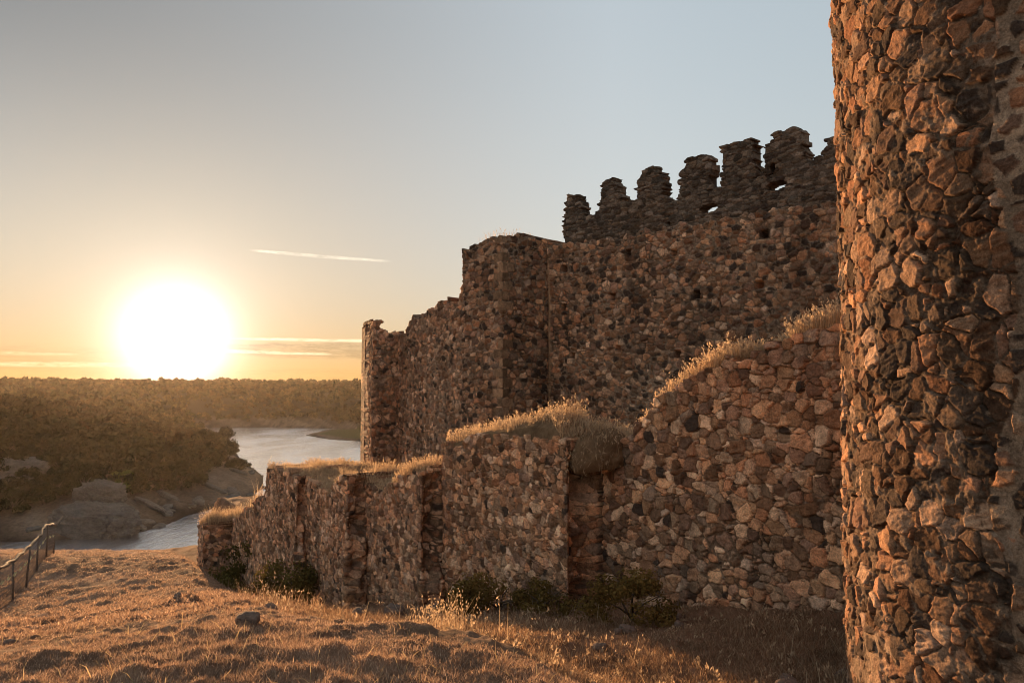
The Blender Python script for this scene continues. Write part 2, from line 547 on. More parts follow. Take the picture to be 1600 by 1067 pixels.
def steps(a, b, f):
    """points from a to b with a local step f(x)"""
    r = [a]
    while r[-1] < b:
        r.append(r[-1] + f(r[-1]))
    r[-1] = b
    return np.array(r, np.float32)


def panel(name, mat, parent, path, sv, zv, keep, mk, back, zfun=None, s_shift=0.0, bulge=None, side_k=4, over=None):
    """A solid piece of wall. path(s) -> xy, normal ; sv, zv : grid lines ; keep(cx, cz, s, z) -> mask;
    the rear face is the front moved by the vector back."""
    ns, nz = len(sv), len(zv)
    SS, ZZ = np.meshgrid(sv, zv, indexing='ij')
    s = SS.ravel(); z = ZZ.ravel()
    h, col, cx, cz = masonry(s + s_shift, z, **mk)
    xy, nr = path(s)
    if over is not None:
        h, col = over(s, z, h, col)
    if bulge is not None:
        h = h + bulge(s, z)
    kv = keep(cx - s_shift, cz, s, z).reshape(ns, nz)
    kf = kv[:-1, :-1] & kv[1:, :-1] & kv[:-1, 1:] & kv[1:, 1:]
    P = np.zeros((ns * nz, 3), np.float32)
    P[:, :2] = xy + nr * h[:, None]
    P[:, 2] = z
    Bk = P.copy()
    Bk[:, :2] = xy + np.asarray(back[:2], np.float32)
    idx = np.arange(ns * nz).reshape(ns, nz)
    q = np.stack([idx[:-1, :-1], idx[1:, :-1], idx[1:, 1:], idx[:-1, 1:]], -1)[kf]
    # rear sheet, coarse
    V = [P, Bk]; C = [col, col * 0.8]
    faces = [q, q[:, ::-1] + ns * nz]
    pad = np.zeros((ns + 1, nz + 1), bool); pad[1:-1, 1:-1] = kf
    ea = []
    c = pad[1:-1, 1:-1]
    def add(cond, A, Bn):
        if cond.any(): ea.append(np.stack([A[cond], Bn[cond]], -1))
    add(c & ~pad[:-2, 1:-1], idx[:-1, 1:], idx[:-1, :-1])
    add(c & ~pad[2:, 1:-1], idx[1:, :-1], idx[1:, 1:])
    add(c & ~pad[1:-1, :-2], idx[:-1, :-1], idx[1:, :-1])
    add(c & ~pad[1:-1, 2:], idx[1:, 1:], idx[:-1, 1:])
    if ea:
        E = np.concatenate(ea)
        vs, inv = np.unique(E.ravel(), return_inverse=True)
        inv = inv.reshape(-1, 2)
        base = 2 * ns * nz; nv = len(vs)
        rings = [vs]
        bl = float(np.hypot(back[0], back[1]))
        for k in range(1, side_k + 1):
            f = k / (side_k + 1)
            p = P[vs] * (1 - f) + Bk[vs] * f
            p += 0.03 * np.stack([vnoise(p[:, 0] * 6 + 3, p[:, 1] * 6, p[:, 2] * 6 + a) for a in (0, 9, 21)], -1)
            _, cc, _, _ = masonry(s[vs] + s_shift + f * bl * 0.9, z[vs] + f * 0.2, **mk)
            V.append(p); C.append(cc)
            rings.append(base + (k - 1) * nv + np.arange(nv))
        rings.append(vs + ns * nz)
        for a, b in zip(rings[:-1], rings[1:]):
            faces.append(np.stack([a[inv[:, 0]], a[inv[:, 1]], b[inv[:, 1]], b[inv[:, 0]]], -1)[:, ::-1])
    V = np.concatenate(V); C = np.concatenate(C)
    used = np.unique(np.concatenate([f.ravel() for f in faces]))
    rm = np.full(len(V), -1); rm[used] = np.arange(len(used))
    return mesh_obj(name, V[used], [rm[f] for f in faces], mat, parent, C[used])


def quoins(corner, seed, row=0.27, c=(0.36, 0.235, 0.15)):
    """squared corner stones, long and short in turn, on both faces of an outer corner"""
    def f(s, z, h, col):
        zz_ = z + 0.02 * vnoise(s * 3, z * 3, seed)
        j = np.floor(zz_ / row).astype(np.int64)
        fz_ = zz_ - j * row
        d = np.abs(s - corner)
        par_ = (j + (s > corner)) % 2
        ln = np.where(par_ == 0, 0.40, 0.22) + 0.10 * (_h(j, j * 0 + 1, seed) - 0.5) + 0.012 * fbm(s * 9, z * 9, seed + 1.0, 3)
        e = np.minimum(np.minimum(fz_, row - fz_), ln - d)
        on = sst(0.004, 0.030, e) * (_h(j, j * 0 + 2, seed) > 0.25)
        hq = 0.006 + 0.016 * (_h(j, par_, seed + 3) - 0.5) - 0.03 * sst(0.03, 0.0, e) ** 2 + 0.006 * fbm(s * 12, z * 12, seed + 2.0, 4)
        cq = np.array(c, np.float32) * (0.45 + 0.95 * _h(j, par_, seed + 4))[:, None]
        return h * (1 - on) + hq * on, col * (1 - on[:, None]) + cq * on[:, None]
    return f


def polypath(pts):
    """arc-length parametrised plan line, normals blended a little at the corners; left side is outside"""
    pts = np.asarray(pts, float)
    seg = np.diff(pts, axis=0); L = np.hypot(seg[:, 0], seg[:, 1]); cum = np.concatenate([[0], np.cumsum(L)])
    dirs = seg / L[:, None]
    nrm = np.stack([-dirs[:, 1], dirs[:, 0]], -1)
    def f(s):
        k = np.clip(np.searchsorted(cum, s, side='right') - 1, 0, len(L) - 1)
        xy = pts[k] + dirs[k] * (s - cum[k])[:, None]
        nr = nrm[k].copy()
        for c in range(1, len(L)):
            w = np.clip(1 - np.abs(s - cum[c]) / 0.10, 0, 1)[:, None] * 0.5
            other = np.where((s < cum[c])[:, None], nrm[c], nrm[c - 1])
            nr = nr * (1 - w) + other * w
        nr /= np.linalg.norm(nr, axis=1)[:, None]
        return xy, nr
    return f, cum


# ------------------------------------------------------------------ plan of the place
W0 = np.array([3.67, 8.0])
WA = math.radians(-33.5)
WD = np.array([math.sin(WA), math.cos(WA)])
WN = np.array([-WD[1], WD[0]])


def wall_t(px, off=0.0):
    u = (px - 800) / F * 1 / math.cos(0)
    o = W0 + WN * off
    # pitch makes the forward depth differ a little between rows; ignored (under 1 %)
    return (o[0] - o[1] * u) / (u * WD[1] - WD[0])


# top line of the lower wall, read as (pixel x, pixel y, offset of the face)
TOPS = [(1460, 470, 0), (1310, 502, 0), (1250, 512, 0), (1190, 535, 0), (1110, 570, 0), (1040, 602, 0), (1015, 640, 0), (985, 676, 0), (945, 690, 0)]
T_A = [(wall_t(x), pt(x, y, (W0 + WD * wall_t(x))[1])[2]) for x, y, o in TOPS]


def top_pts(lst, off):
    r = []
    for x, y in lst:
        t = wall_t(x, off)
        Y = (W0 + WN * off + WD * t)[1]
        r.append((t, pt(x, y, Y)[2]))
    return np.array(r)


SECT = [  # near px of corner, far px, offset before, offset near, offset far, top line in pixels
    dict(n=1520, f=940, o0=0.0, o1=0.0, o2=0.0, top=[(1520, 455), (1310, 502), (1250, 512), (1190, 537), (1110, 572), (1040, 604), (1015, 645), (985, 680), (940, 692)]),
    dict(n=885, f=693, o0=0.0, o1=0.60, o2=0.42, top=[(890, 692), (860, 690), (820, 684), (760, 684), (730, 680), (693, 692)]),
    dict(n=660, f=572, o0=0.42, o1=0.85, o2=0.72, top=[(662, 738), (650, 732), (625, 742), (606, 758), (590, 766), (572, 756)]),
    dict(n=546, f=476, o0=0.72, o1=1.15, o2=1.05, top=[(548, 744), (535, 744), (512, 770), (500, 762), (476, 744)]),
    dict(n=467, f=421, o0=1.05, o1=1.30, o2=1.20, top=[(468, 742), (455, 736), (421, 733)]),
    dict(n=420, f=352, o0=1.20, o1=1.22, o2=1.20, top=[(420, 736), (419, 776), (402, 778), (400, 790), (386, 792), (384, 804), (352, 812)]),
    dict(n=324, f=316, o0=1.2, o1=2.15, o2=2.1, top=[(324, 818), (316, 818)]),
]
tt = []
for sd in SECT:
    a = top_pts(sd['top'], sd['o1'])
    sd['tz'] = a[np.argsort(a[:, 0])]
    sd['t0'] = wall_t(sd['n'], sd['o1']); sd['t1'] = wall_t(sd['f'], sd['o2'])
    tt.append(sd['tz'])
TT = np.concatenate(tt); TT = TT[np.argsort(TT[:, 0])]

WATER_Z = -25.0
def wp(px, py):
    Y = 25.0 / math.tan(math.atan((py - 533.5) / F) - PITCH)
    return ((px - 800) / F * Y / math.cos(PITCH), Y)
SHORE = [(-260, 118), (-140, 116), wp(85, 845), wp(130, 842), wp(205, 838), wp(260, 822), wp(300, 805), wp(350, 792), wp(390, 780), wp(414, 764), wp(416, 745), wp(400, 732),
         wp(385, 722), wp(366, 700), wp(352, 690), wp(330, 668), wp(420, 667), wp(505, 669), (-72, 425), wp(515, 670.5), wp(478, 680), wp(520, 687), wp(575, 690), (-10, 320), (60, 270), (90, 200), (60, 140), (20, 105), (-30, 90), (-70, 84), (-160, 86), (-260, 90)]
SHORE = np.array(SHORE)


def shore_dist(x, y):
    """signed distance to the water's edge, positive on land; index of the nearest edge"""
    d = np.full(x.shape, 1e9); ix = np.zeros(x.shape, int); ins = np.zeros(x.shape, bool)
    n = len(SHORE)
    for k in range(n):
        a = SHORE[k]; b = SHORE[(k + 1) % n]
        e = b - a
        t = np.clip(((x - a[0]) * e[0] + (y - a[1]) * e[1]) / (e @ e), 0, 1)
        q = np.hypot(x - a[0] - e[0] * t, y - a[1] - e[1] * t)
        ix = np.where(q < d, k, ix); d = np.minimum(d, q)
        c = (a[1] > y) != (b[1] > y)
        with np.errstate(divide='ignore', invalid='ignore'):
            xx = (b[0] - a[0]) * (y - a[1]) / (b[1] - a[1]) + a[0]
        ins ^= c & (x < xx)
    return np.where(ins, -d, d), ix


QL_T = [-8, -1.3, 0.1, 1.6, 3.7, 10, 21.7, 34]
QL_Q = [5.2, 4.95, 4.7, 5.5, 5.6, 4.3, 2.6, 2.2]
FLOOR_Y = [2, 4, 8, 12, 15.8, 25, 34, 40]
FLOOR_Z = [-2.15, -2.35, -2.65, -3.6, -4.7, -7.0, -7.8, -8.2]
CLODS = [(387, 978, 0.115, 0.05), (352, 976, 0.06, 0.035), (358, 988, 0.09, 0.05), (384, 990, 0.09, 0.035), (330, 968, 0.1, 0.05), (298, 985, 0.09, 0.07),
         (304, 1020, 0.1, 0.06), (398, 1018, 0.12, 0.075), (330, 1030, 0.1, 0.05), (345, 1040, 0.12, 0.06), (455, 1024, 0.17, 0.07), (276, 1042, 0.09, 0.05),
         (222, 1052, 0.12, 0.06), (430, 1052, 0.14, 0.06), (520, 1020, 0.16, 0.05), (640, 978, 0.12, 0.04), (285, 971, 0.08, 0.03), (600, 1040, 0.16, 0.05), (120, 1000, .16, .06), (60, 1030, .15, .06), (700, 1010, .18, .05), (40, 975, .14, .06)]


def castle_ground(x, y):
    """the castle hill, smooth; also returns how much of a point is ditch / terrace"""
    rx = x - W0[0]; ry = y - W0[1]
    t = rx * WD[0] + ry * WD[1]; q = rx * WN[0] + ry * WN[1]
    plane = -1.66 + 0.055 * np.clip(5.4 - y, -0.5, 3.0) - 0.20 * (np.sqrt((y - 5.4) ** 2 + 1.2) + (y - 5.4)) / 2
    lf = np.clip(-2.2 - x, 0, 14) * 0.135 * (1 - sst(16.5, 28, y)) * sst(3.5, 7.0, y)
    plane = plane - lf
    # a raised crest right of the middle, where the foreground mound ends
    plane = plane + 0.025 * np.exp(-((x + 1.2) / 1.6) ** 2 - ((y - 5.6) / 1.0) ** 2)
    fl = np.interp(y, FLOOR_Y, FLOOR_Z)
    fl = fl + 0.25 * np.exp(-np.maximum(q, 0) / 0.8)
    ql = np.interp(t, QL_T, QL_Q)
    w = sst(-1.7, 0.25, q - ql)
    h = fl + (plane - fl) * w
    terr = np.interp(t, TT[:, 0], TT[:, 1]) - 0.45
    terr = np.minimum(terr, 0.6)
    terr = terr + np.clip(-q - 1, 0, 6) * 0.05
    wt_ = sst(0.35, 0.6, -q) * (1 - sst(33, 38, t))
    return h + (terr - h) * wt_, w * (1 - wt_), wt_


def ground(x, y, detail=True):
    """height and tint of the whole sheet"""
    x = np.asarray(x, float); y = np.asarray(y, float)
    r = np.hypot(x, y)
    d, ix = shore_dist(x, y)
    n = len(SHORE)
    own = (ix >= n - 9)                                 # shore below the castle
    cg, wl, wt_ = castle_ground(x, y)
    big = fbm(x / 60, y / 60, 1.0, 3)
    med = fbm(x / 14, y / 14, 2.0, 4)
    hill = np.interp(d, [-60, -8, 0, 6, 14, 30, 60, 110, 220, 420], [-34, -28, -25.0, -23.3, -21.2, -17.5, -11, -6.5, -3.6, -2.0])
    hill = hill + np.where(d > 0, (big * 2.2 * sst(20, 120, d) + med * 1.1 * sst(2, 25, d) + 1.5 * np.abs(fbm(x / 5 + y / 9, y / 5, 4.0, 5, 0.65)) * sst(0, 5, d)), med * 0.3)
    # far ridge is a touch higher, the low green spit stays flat
    spit = ((ix >= 17) & (ix <= 22) & (y > 300) & (d < 60)) & (x > -125)
    flat = np.interp(d, [-60, -8, 0, 10, 25, 60, 150], [-34, -28, -25, -24.0, -22.4, -20, -8])
    far_w = sst(470, 640, y)
    hill = hill + far_w * 4.0
    wsp = np.where((ix >= 18) & (ix <= 23), 1.0, 0.0) * (1 - sst(430, 520, y)) * (1 - sst(-40, 20, x))
    hill = hill * (1 - wsp) + flat * wsp
    dist_e = sst(900, 2200, r)
    hill = hill * (1 - dist_e) + (-6 + 1.0 * big) * dist_e
    down = np.interp(d, [-60, -8, 0, 15, 40, 55], [-34, -28, -25.0, -21.5, -12.5, -8.6])
    down = np.where(d > 55, -8.6 + 0.02 * (d - 55), down)
    # the castle side of the valley
    cast = cg + (down - cg) * sst(35.5, 46, y)
    side_w = np.where(own, 1.0, 0.0)
    near = sst(125, 95, y) if False else 1 - sst(95, 125, y)
    wc = np.maximum(side_w * (1 - sst(100, 300, r)), near * (d > 0) * (y < 105) * 1.0 * (1 - sst(84, 100, y)))
    z = hill * (1 - wc) + cast * wc
    # colours of the soil itself
    grass = np.array([0.31, 0.20, 0.135]); bank = np.array([0.122, 0.092, 0.070]); wood = np.array([0.055, 0.040, 0.024]); green = np.array([0.075, 0.072, 0.026]); ditch = np.array([0.26, 0.155, 0.10])
    wb = 1 - sst(16, 30, d + med * 9)
    strat = fbm((x + y) / 22, (z + 0.25 * x) / 1.1, 6.0, 4, 0.6)
    bank_c = bank * (1.05 + 1.1 * strat)[:, None]
    col = wood + (bank_c - wood) * wb[:, None]
    col = col * (1 - 0.55 * sst(2.2, 0.3, d + med))[:, None]
    col = col + (green - col) * (wsp * sst(3, 10, d))[:, None]
    patch = fbm(x * 0.7, y * 0.7, 23.0, 4, 0.6)
    grass = grass * np.clip(1.0 + 0.75 * patch, 0.45, 1.5)[:, None]
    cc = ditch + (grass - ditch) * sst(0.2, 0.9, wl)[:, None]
    cc = cc + (bank - cc) * (sst(45, 60, y))[:, None]
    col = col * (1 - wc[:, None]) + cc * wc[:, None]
    if detail:
        nearm = (r < 90) & (wc > 0.5)
        a = 1 - sst(30, 80, r)
        dz = 0.020 * fbm(x * 0.9, y * 0.9, 3.0, 3) + (0.028 + 0.016 * sst(6, 9, y)) * fbm(x * 2.6, y * 2.6, 5.0, 4, 0.65) + 0.030 * np.maximum(0, fbm(x * 6, y * 6, 8.0, 3)) * 2
        dz = dz + 0.018 * fbm(x * 14, y * 14, 9.0, 3, 0.65) * (0.5 + sst(-0.3, 0.5, fbm(x * 1.7, y * 1.7, 19.0, 2))) + 0.085 * sst(6.5, 11, y) * fbm(x * 3.3 + 4, y * 2.2, 13.0, 4, 0.65)
        # little banks of clods on the open slope
        cl = np.maximum(0, fbm(x * 1.5 + 9, y * 0.95, 11.0, 3) - 0.05)
        dz = dz + 0.22 * cl * (0.6 + 0.8 * fbm(x * 5, y * 4, 15.0, 3)) * sst(6.5, 10, y) * sst(0.3, 0.9, wl)
        z = z + np.where(nearm, dz * a, 0)
        for px, py, rad, hh in CLODS:
            g = CL_POS[(px, py)]
            z = z + 0.75 * hh * np.exp(-(((x - g[0]) / rad) ** 2 + ((y - g[1]) / (rad * 0.9)) ** 2))
    return z, col


def hit(px, py, ymin=2.5, ymax=60, n=900):
    """first point of the castle hill under a pixel"""
    ys = np.geomspace(ymin, ymax, n)
    p = np.array([pt(px, py, Y) for Y in ys])
    g = castle_ground(p[:, 0], p[:, 1])[0]
    k = np.argmax(p[:, 2] < g)
    return np.array([p[k, 0], p[k, 1], g[k]])


CL_POS = {(c[0], c[1]): hit(c[0], c[1] + 6) for c in CLODS}


def gz(x, y):
    return float(ground(np.array([x]), np.array([y]))[0][0])


# ------------------------------------------------------------------ ground sheet and water
th = np.radians(np.concatenate([np.arange(-180, -46, 3.0), np.arange(-46, 46, 0.17), np.arange(46, 180.1, 3.0)]))
rr = np.concatenate([[0.0, 0.6, 1.2, 1.8], np.geomspace(2.2, 60, 420), np.geomspace(61, 900, 260), np.geomspace(930, 7000, 26)])
RR, TH = np.meshgrid(rr, th, indexing='ij')
gx = (RR * np.sin(TH)).ravel(); gy = (RR * np.cos(TH)).ravel()
gzv, gcol = ground(gx, gy)
ii = np.arange(len(gx)).reshape(RR.shape)
q = np.stack([ii[:-1, :-1], ii[1:, :-1], ii[1:, 1:], ii[:-1, 1:]], -1).reshape(-1, 4)
tag(mesh_obj('ground', np.stack([gx, gy, gzv], -1), q, M_GROUND, None, gcol), kind='structure')
wv = np.array([(-700, 60, WATER_Z), (700, 60, WATER_Z), (700, 900, WATER_Z), (-700, 900, WATER_Z)], float)
tag(mesh_obj('water', wv, np.array([[0, 1, 2, 3]]), M_WATER), kind='structure')

# ------------------------------------------------------------------ round tower on the right
TR = 2.25
tdir = math.radians(24.0); TL = 6.6
TC = np.array([math.sin(tdir) * TL + TR * math.cos(tdir), math.cos(tdir) * TL - TR * math.sin(tdir)])
tower = thing('round_tower', 'tall round rubble tower at the right edge, its left side glowing in the sun', 'tower', (TC[0], TC[1], -3.2))
tz = np.concatenate([np.arange(-3.2, 3.3, 0.0075), np.arange(3.3, 7.6, 0.05)])
# angle measured from the direction that points back to the camera; dense over the half one can see
back_a = math.atan2(-TC[0], -TC[1])
ta = np.concatenate([np.arange(-math.pi, -1.6, 0.03), np.arange(-1.6, -0.12, 0.0033), np.arange(-0.12, math.pi + 0.001, 0.02)])
A, ZZ = np.meshgrid(ta, tz, indexing='ij')
A = A.ravel(); ZZ = ZZ.ravel()
ss = A * TR
# plaster repair: a strip right of the middle and the foot
strip = sst(0.02, 0.10, A - (-0.42 + 0.05 * vnoise(ZZ * 1.6, ZZ * 0 + 2.2, 0.0))) * (1 - sst(0.3, 0.6, A))
foot = sst(-1.15, -1.55, ZZ + 0.25 * vnoise(A * 4, ZZ * 2, 5.0)) if False else 1 - sst(-1.62, -1.25, ZZ + 0.25 * vnoise(A * 4, ZZ * 2, 5.0))
pl = np.maximum(strip, foot * 0.42)
tm = dict(cw=0.066, ch=0.063, seed=5, jit=0.46, drop=0.04, pw=3.0, wmax=4.6, wpow=2.7, warp=0.010, rot=0.40, depth=0.032, prot=0.017, joint=0.008, gap=0.003 + 0.011 * sst(-0.1, 0.5, fbm(ss * 1.2, ZZ * 1.2, 55.0, 3)), fill=0.58, rough=0.012, layer=1.3, pal=PAL_TOWER, mortar=(0.24, 0.17, 0.125), dark=0.16, tilt=0.14, rubble=1.0, vmin=0.24, vmax=1.60)
hT, cT, _, _ = masonry(ss, ZZ, **tm)
tp_ = dict(tm); tp_.update(cw=0.17, ch=0.115, seed=8, jit=0.42, drop=0.03, wmax=0.8, wpow=1.5, warp=0.016, rot=0.35, gap=0.017, joint=0.010, depth=0.018, fill=1.0, rough=0.007, rubble=0.1, mortar=(0.44, 0.32, 0.235), dark=0.45, prot=0.022, gvar=0.0)
hP, cP, _, _ = masonry(ss, ZZ, **tp_)
pe = sst(0.44, 0.56, pl + 0.5 * fbm(ss * 4, ZZ * 4, 66.0, 4))
hT = hT * (1 - pe) + (hP + 0.004) * pe; cT = cT * (1 - pe[:, None]) + cP * pe[:, None]
lump = 0.03 * fbm(ss * 0.8, ZZ * 0.8, 33.0, 3)
rad = TR + hT + lump
va = back_a + A * -1.0
P = np.stack([rad * np.sin(va), rad * np.cos(va), ZZ + 3.2], -1)
ii = np.arange(len(A)).reshape(len(ta), len(tz))
q = np.stack([ii[:-1, :-1], ii[1:, :-1], ii[1:, 1:], ii[:-1, 1:]], -1).reshape(-1, 4)
mesh_obj('tower_wall', P, q[:, ::-1], M_TOWER, tower, cT)
rg = ii[:, -1]
capV = np.concatenate([P[rg] + np.array([0, 0, -0.02]), [[0, 0, 10.7]]])
k = np.arange(len(rg) - 1)
mesh_obj('tower_top', capV, np.stack([k + 1, k, np.full(len(k), len(rg))], -1), M_TOWER, tower, np.full((len(capV), 3), 0.2))

# ------------------------------------------------------------------ lower wall
low = thing('ruined_wall', 'low ruined rubble wall running downhill beside the slope, its broken top grown with dry grass', 'wall', (0, 0, 0))
mk_low = dict(cw=0.084, ch=0.070, seed=21, jit=0.45, drop=0.04, pw=4.0, wmax=3.2, wpow=2.6, warp=0.010, rot=0.14, depth=0.040, prot=0.032, joint=0.008, gap=0.002, fill=0.28, rough=0.011, layer=1.0, mortar=(0.25, 0.165, 0.112), dark=0.03, tilt=0.24, rubble=0.8, pal=PAL_LOW, vmin=0.42, vmax=1.75)
WALLTOPS = []
for si, sd in enumerate(SECT):
    pts = []
    if sd['o1'] - sd['o0'] > 0.05:
        pts.append(W0 + WN * sd['o0'] + WD * (sd['t0'] + 0.02))
    pts.append(W0 + WN * sd['o1'] + WD * sd['t0'])
    pts.append(W0 + WN * sd['o2'] + WD * sd['t1'])
    path, cum = polypath(pts)
    ret = cum[1] if len(pts) == 3 else 0.0
    Ym = pts[-2][1]
    res = max(0.0125, Ym * 0.0012)
    res_s = res * (1.25 if si == 0 else 2.0)
    sv = steps(0.0, cum[-1], lambda v: res if v < ret else res_s)
    zmin = min(sd['tz'][:, 1]); zmax = max(sd['tz'][:, 1]) + 0.25
    base = np.interp(Ym, FLOOR_Y, FLOOR_Z) - 0.6
    base = min(base, np.interp(pts[-1][1], FLOOR_Y, FLOOR_Z) - 0.6)
    zv = np.arange(base, zmax, res)
    tz_ = sd['tz']
    def keep(cx, cz, s, z, tz_=tz_, ret=ret, t0=sd['t0'], t1=sd['t1'], L=cum[-1], si=si):
        t = t0 + np.clip(cx - ret, 0, None) * (t1 - t0) / max(L - ret, 0.01)
        top = np.interp(t, tz_[:, 0], tz_[:, 1])
        dmg = 0.06 * vnoise(cx * 2.1, cz * 0 + si, 4.0)
        return (cz < top + dmg)
    mk = dict(mk_low)
    if si > 0:
        mk.update(cw=0.076, ch=0.062, seed=22 + si, depth=0.030, pw=3.2)
    ztop = float(np.interp(sd['t0'], tz_[:, 0], tz_[:, 1]))
    def bulge(s, z, si=si, ret=ret, cumL=cum[-1], ztop=ztop):
        b = 0.06 * fbm(s * 0.6 + si * 7, z * 0.6, 3.0, 3)
        if si > 0:      # torn, hollowed returns
            b = b - (0.42 if si < 5 else 0.1) * np.exp(-((s - ret * 0.5) / max(0.12, ret * 0.36)) ** 4) * np.clip(0.75 + fbm(s * 3, z * 2.5, si, 3), 0.2, 1.2) * sst(0.05, 0.45, ztop - z) * (1.0 if si == 1 else 0.7)
            if 2 <= si <= 4:
                b = b + 0.45 * np.exp(-((s - ret * 0.45) / max(0.12, ret * 0.45)) ** 2) * sst((1.3, 0.9, 0.5)[si - 2], (2.4, 1.9, 1.4)[si - 2], ztop - z + 0.3 * fbm(s * 2, z * 2, si + 2.0, 3))
        b = b + 0.10 * sst(0.6, -0.3, z - base) if False else b
        return b
    mesh = panel('wall_section', M_WALL, low, path, sv, zv, keep, mk, (-WN * (1.0 + sd['o1'])), s_shift=si * 13.7, bulge=bulge, side_k=4)
    for tq in np.linspace(sd['t0'], sd['t1'], 60):
        f = (tq - sd['t0']) / (sd['t1'] - sd['t0'])
        o = sd['o1'] + (sd['o2'] - sd['o1']) * f
        WALLTOPS.append((si, tq, o, float(np.interp(tq, tz_[:, 0], tz_[:, 1]))))

# ------------------------------------------------------------------ castle wall with merlons, buttress and far corner
U0 = np.array([6.5, 15.0]); UA = math.radians(-40.0)
UD = np.array([math.sin(UA), math.cos(UA)]); UN = np.array([-UD[1], UD[0]])


def up_t(px):
    u = (px - 800) / F
    return (U0[0] - U0[1] * u) / (u * UD[1] - UD[0])


def up_z(px, py):
    Y = (U0 + UD * up_t(px))[1]
    return pt(px, py, Y)[2]


cas = thing('castle_wall', 'high castle curtain wall of brown rubble crowned by a row of ragged merlons', 'wall', (0, 0, 0))
mk_up = dict(cw=0.100, ch=0.068, seed=51, jit=0.45, drop=0.05, pw=3.0, wmax=2.8, wpow=2.2, warp=0.012, rot=0.14, depth=0.040, prot=0.038, joint=0.010, gap=0.006, fill=0.55, rough=0.010, mortar=(0.36, 0.27, 0.20), dark=0.15, tilt=0.24, rubble=0.5, jz=0.45)
T_START = -6.0
t_in = up_t(855)
path, cum = polypath([U0 + UD * T_START, U0 + UD * t_in])
wz0 = up_z(1306, 309); wz1 = up_z(880, 384)
twz = np.array([(up_t(1306), wz0), (up_t(880), wz1)])
def walk(t):
    return np.interp(t, [T_START, twz[0, 0], twz[1, 0], 30], [wz0 - 0.1, wz0, wz1, wz1])
sv = np.arange(0, cum[-1] + 0.02, 0.024)
zv = np.arange(-2.6, 4.9, 0.022)
def seam(s, z, h, col):
    for hs_ in np.arange(1.2, 15, 2.1):           # putlog holes
        for hz_ in (0.9, 2.3, 3.4):
            q_ = np.maximum(np.abs(s - hs_ - 0.35 * math.sin(hs_ * 7 + hz_ * 3)), np.abs(z - hz_ - 0.12 * math.sin(hs_ * 5)))
            h = h - 0.28 * sst(0.10, 0.07, q_)
    w = np.exp(-((s - cum[-1] + 0.10 + 0.05 * fbm(z * 0.8, z * 0, 4.0, 3)) / 0.05) ** 2) * sst(4.0, 3.4, z)
    return h * (1 - w) + 0.02 * w, col * (1 - w[:, None]) + np.array([0.50, 0.34, 0.22], np.float32) * w[:, None]
panel('curtain_wall', M_UPPER, cas, path, sv, zv, lambda cx, cz, s, z: cz < walk(cx + T_START), mk_up, -UN * 1.4, over=seam, bulge=lambda s, z: 0.05 * fbm(s * 0.5, z * 0.5, 8.0, 3), side_k=2)
# parapet and merlons: flat slabs, set a little back
MER = [(1330, 205, 268, 60), (1238, 203, 268, 62), (1163, 219, 284, 58), (1092, 243, 304, 56), (1022, 257, 316, 50), (960, 276, 338, 44), (902, 300, 350, 38)]
gaps = [(1420, 215), (1290, 244), (1201, 271), (1128, 289), (1052, 312), (994, 308), (929, 333), (886, 352), (876, 384)]
g_t = np.array([(up_t(x), up_z(x, y)) for x, y in gaps])
g_t = g_t[np.argsort(g_t[:, 0])]
mk_par = dict(cw=0.15, ch=0.058, seed=77, jit=0.40, drop=0.05, pw=3.0, wmax=1.3, wpow=1.6, warp=0.014, rot=0.05, depth=0.03, prot=0.035, joint=0.012, gap=0.002, fill=0.30, rough=0.010, mortar=(0.16, 0.13, 0.11), dark=0.06, tilt=0.12,
              pal=np.array([(0.20, 0.155, 0.12), (0.155, 0.125, 0.10), (0.235, 0.185, 0.15), (0.17, 0.12, 0.085)], np.float32))
PT0 = -2.5
path_p, cum_p = polypath([U0 - UN * 0.05 + UD * PT0, U0 - UN * 0.05 + UD * up_t(877)])
shapes = []
MTH = 0.36
for x, yt, yb, wpx in MER:
    t = up_t(x)
    Ym_ = (U0 + UD * t)[1]
    va_ = math.atan2((x - 800) / F, 1.0)
    app = wpx * Ym_ / F / math.cos(va_)
    sw_ = math.sin(va_ - UA); st_ = math.sin(abs(math.pi / 2 + UA - va_))
    sc = max(0.50, 1.07 * (app - MTH * st_) / sw_)
    shapes.append((t + MTH * st_ / sw_ * 0.5, up_z(x, yt), up_z(x, yb), sc / 2))
HOLES = [(1108, 325, 0.26, 0.10), (1216, 290, 0.24, 0.09), (1212, 262, 0.06, 0.1), (930, 325, 0.08, 0.08), (1046, 349, 0.05, 0.05)]
hol = [(up_t(x), up_z(x, y), a, b) for x, y, a, b in HOLES]


def mer_half(k, z):
    """half width of merlon k at height z: each one is broken differently"""
    t, zt, zb, hw = shapes[k]
    f = np.clip((z - zb) / (zt - zb), 0, 1.3)
    prof = [[1.2, 1.05, 0.98, 0.8], [1.3, 1.05, 1.0, 0.72], [1.05, 1.02, 1.02, 0.95], [1.15, 1.05, 0.98, 0.5], [1.1, 1.12, 0.85, 0.15], [1.5, 1.1, 0.8, 0.6], [1.5, 1.15, 0.85, 0.4]][k]
    return hw * np.interp(f, [0, 0.45, 0.75, 1.0, 1.001], prof + [0.0])


def not_hole(t, z):
    ok = np.ones(t.shape, bool)
    for a, b, ra, rb in hol:
        ok &= (((t - a) / ra) ** 2 + ((z - b) / rb) ** 2) > 1
    return ok


def parapet_keep(cx, cz, s, z):
    t = cx + PT0
    return (cz < np.interp(t, g_t[:, 0], g_t[:, 1])) & (cz > walk(t) - 0.25) & not_hole(s + PT0, z)


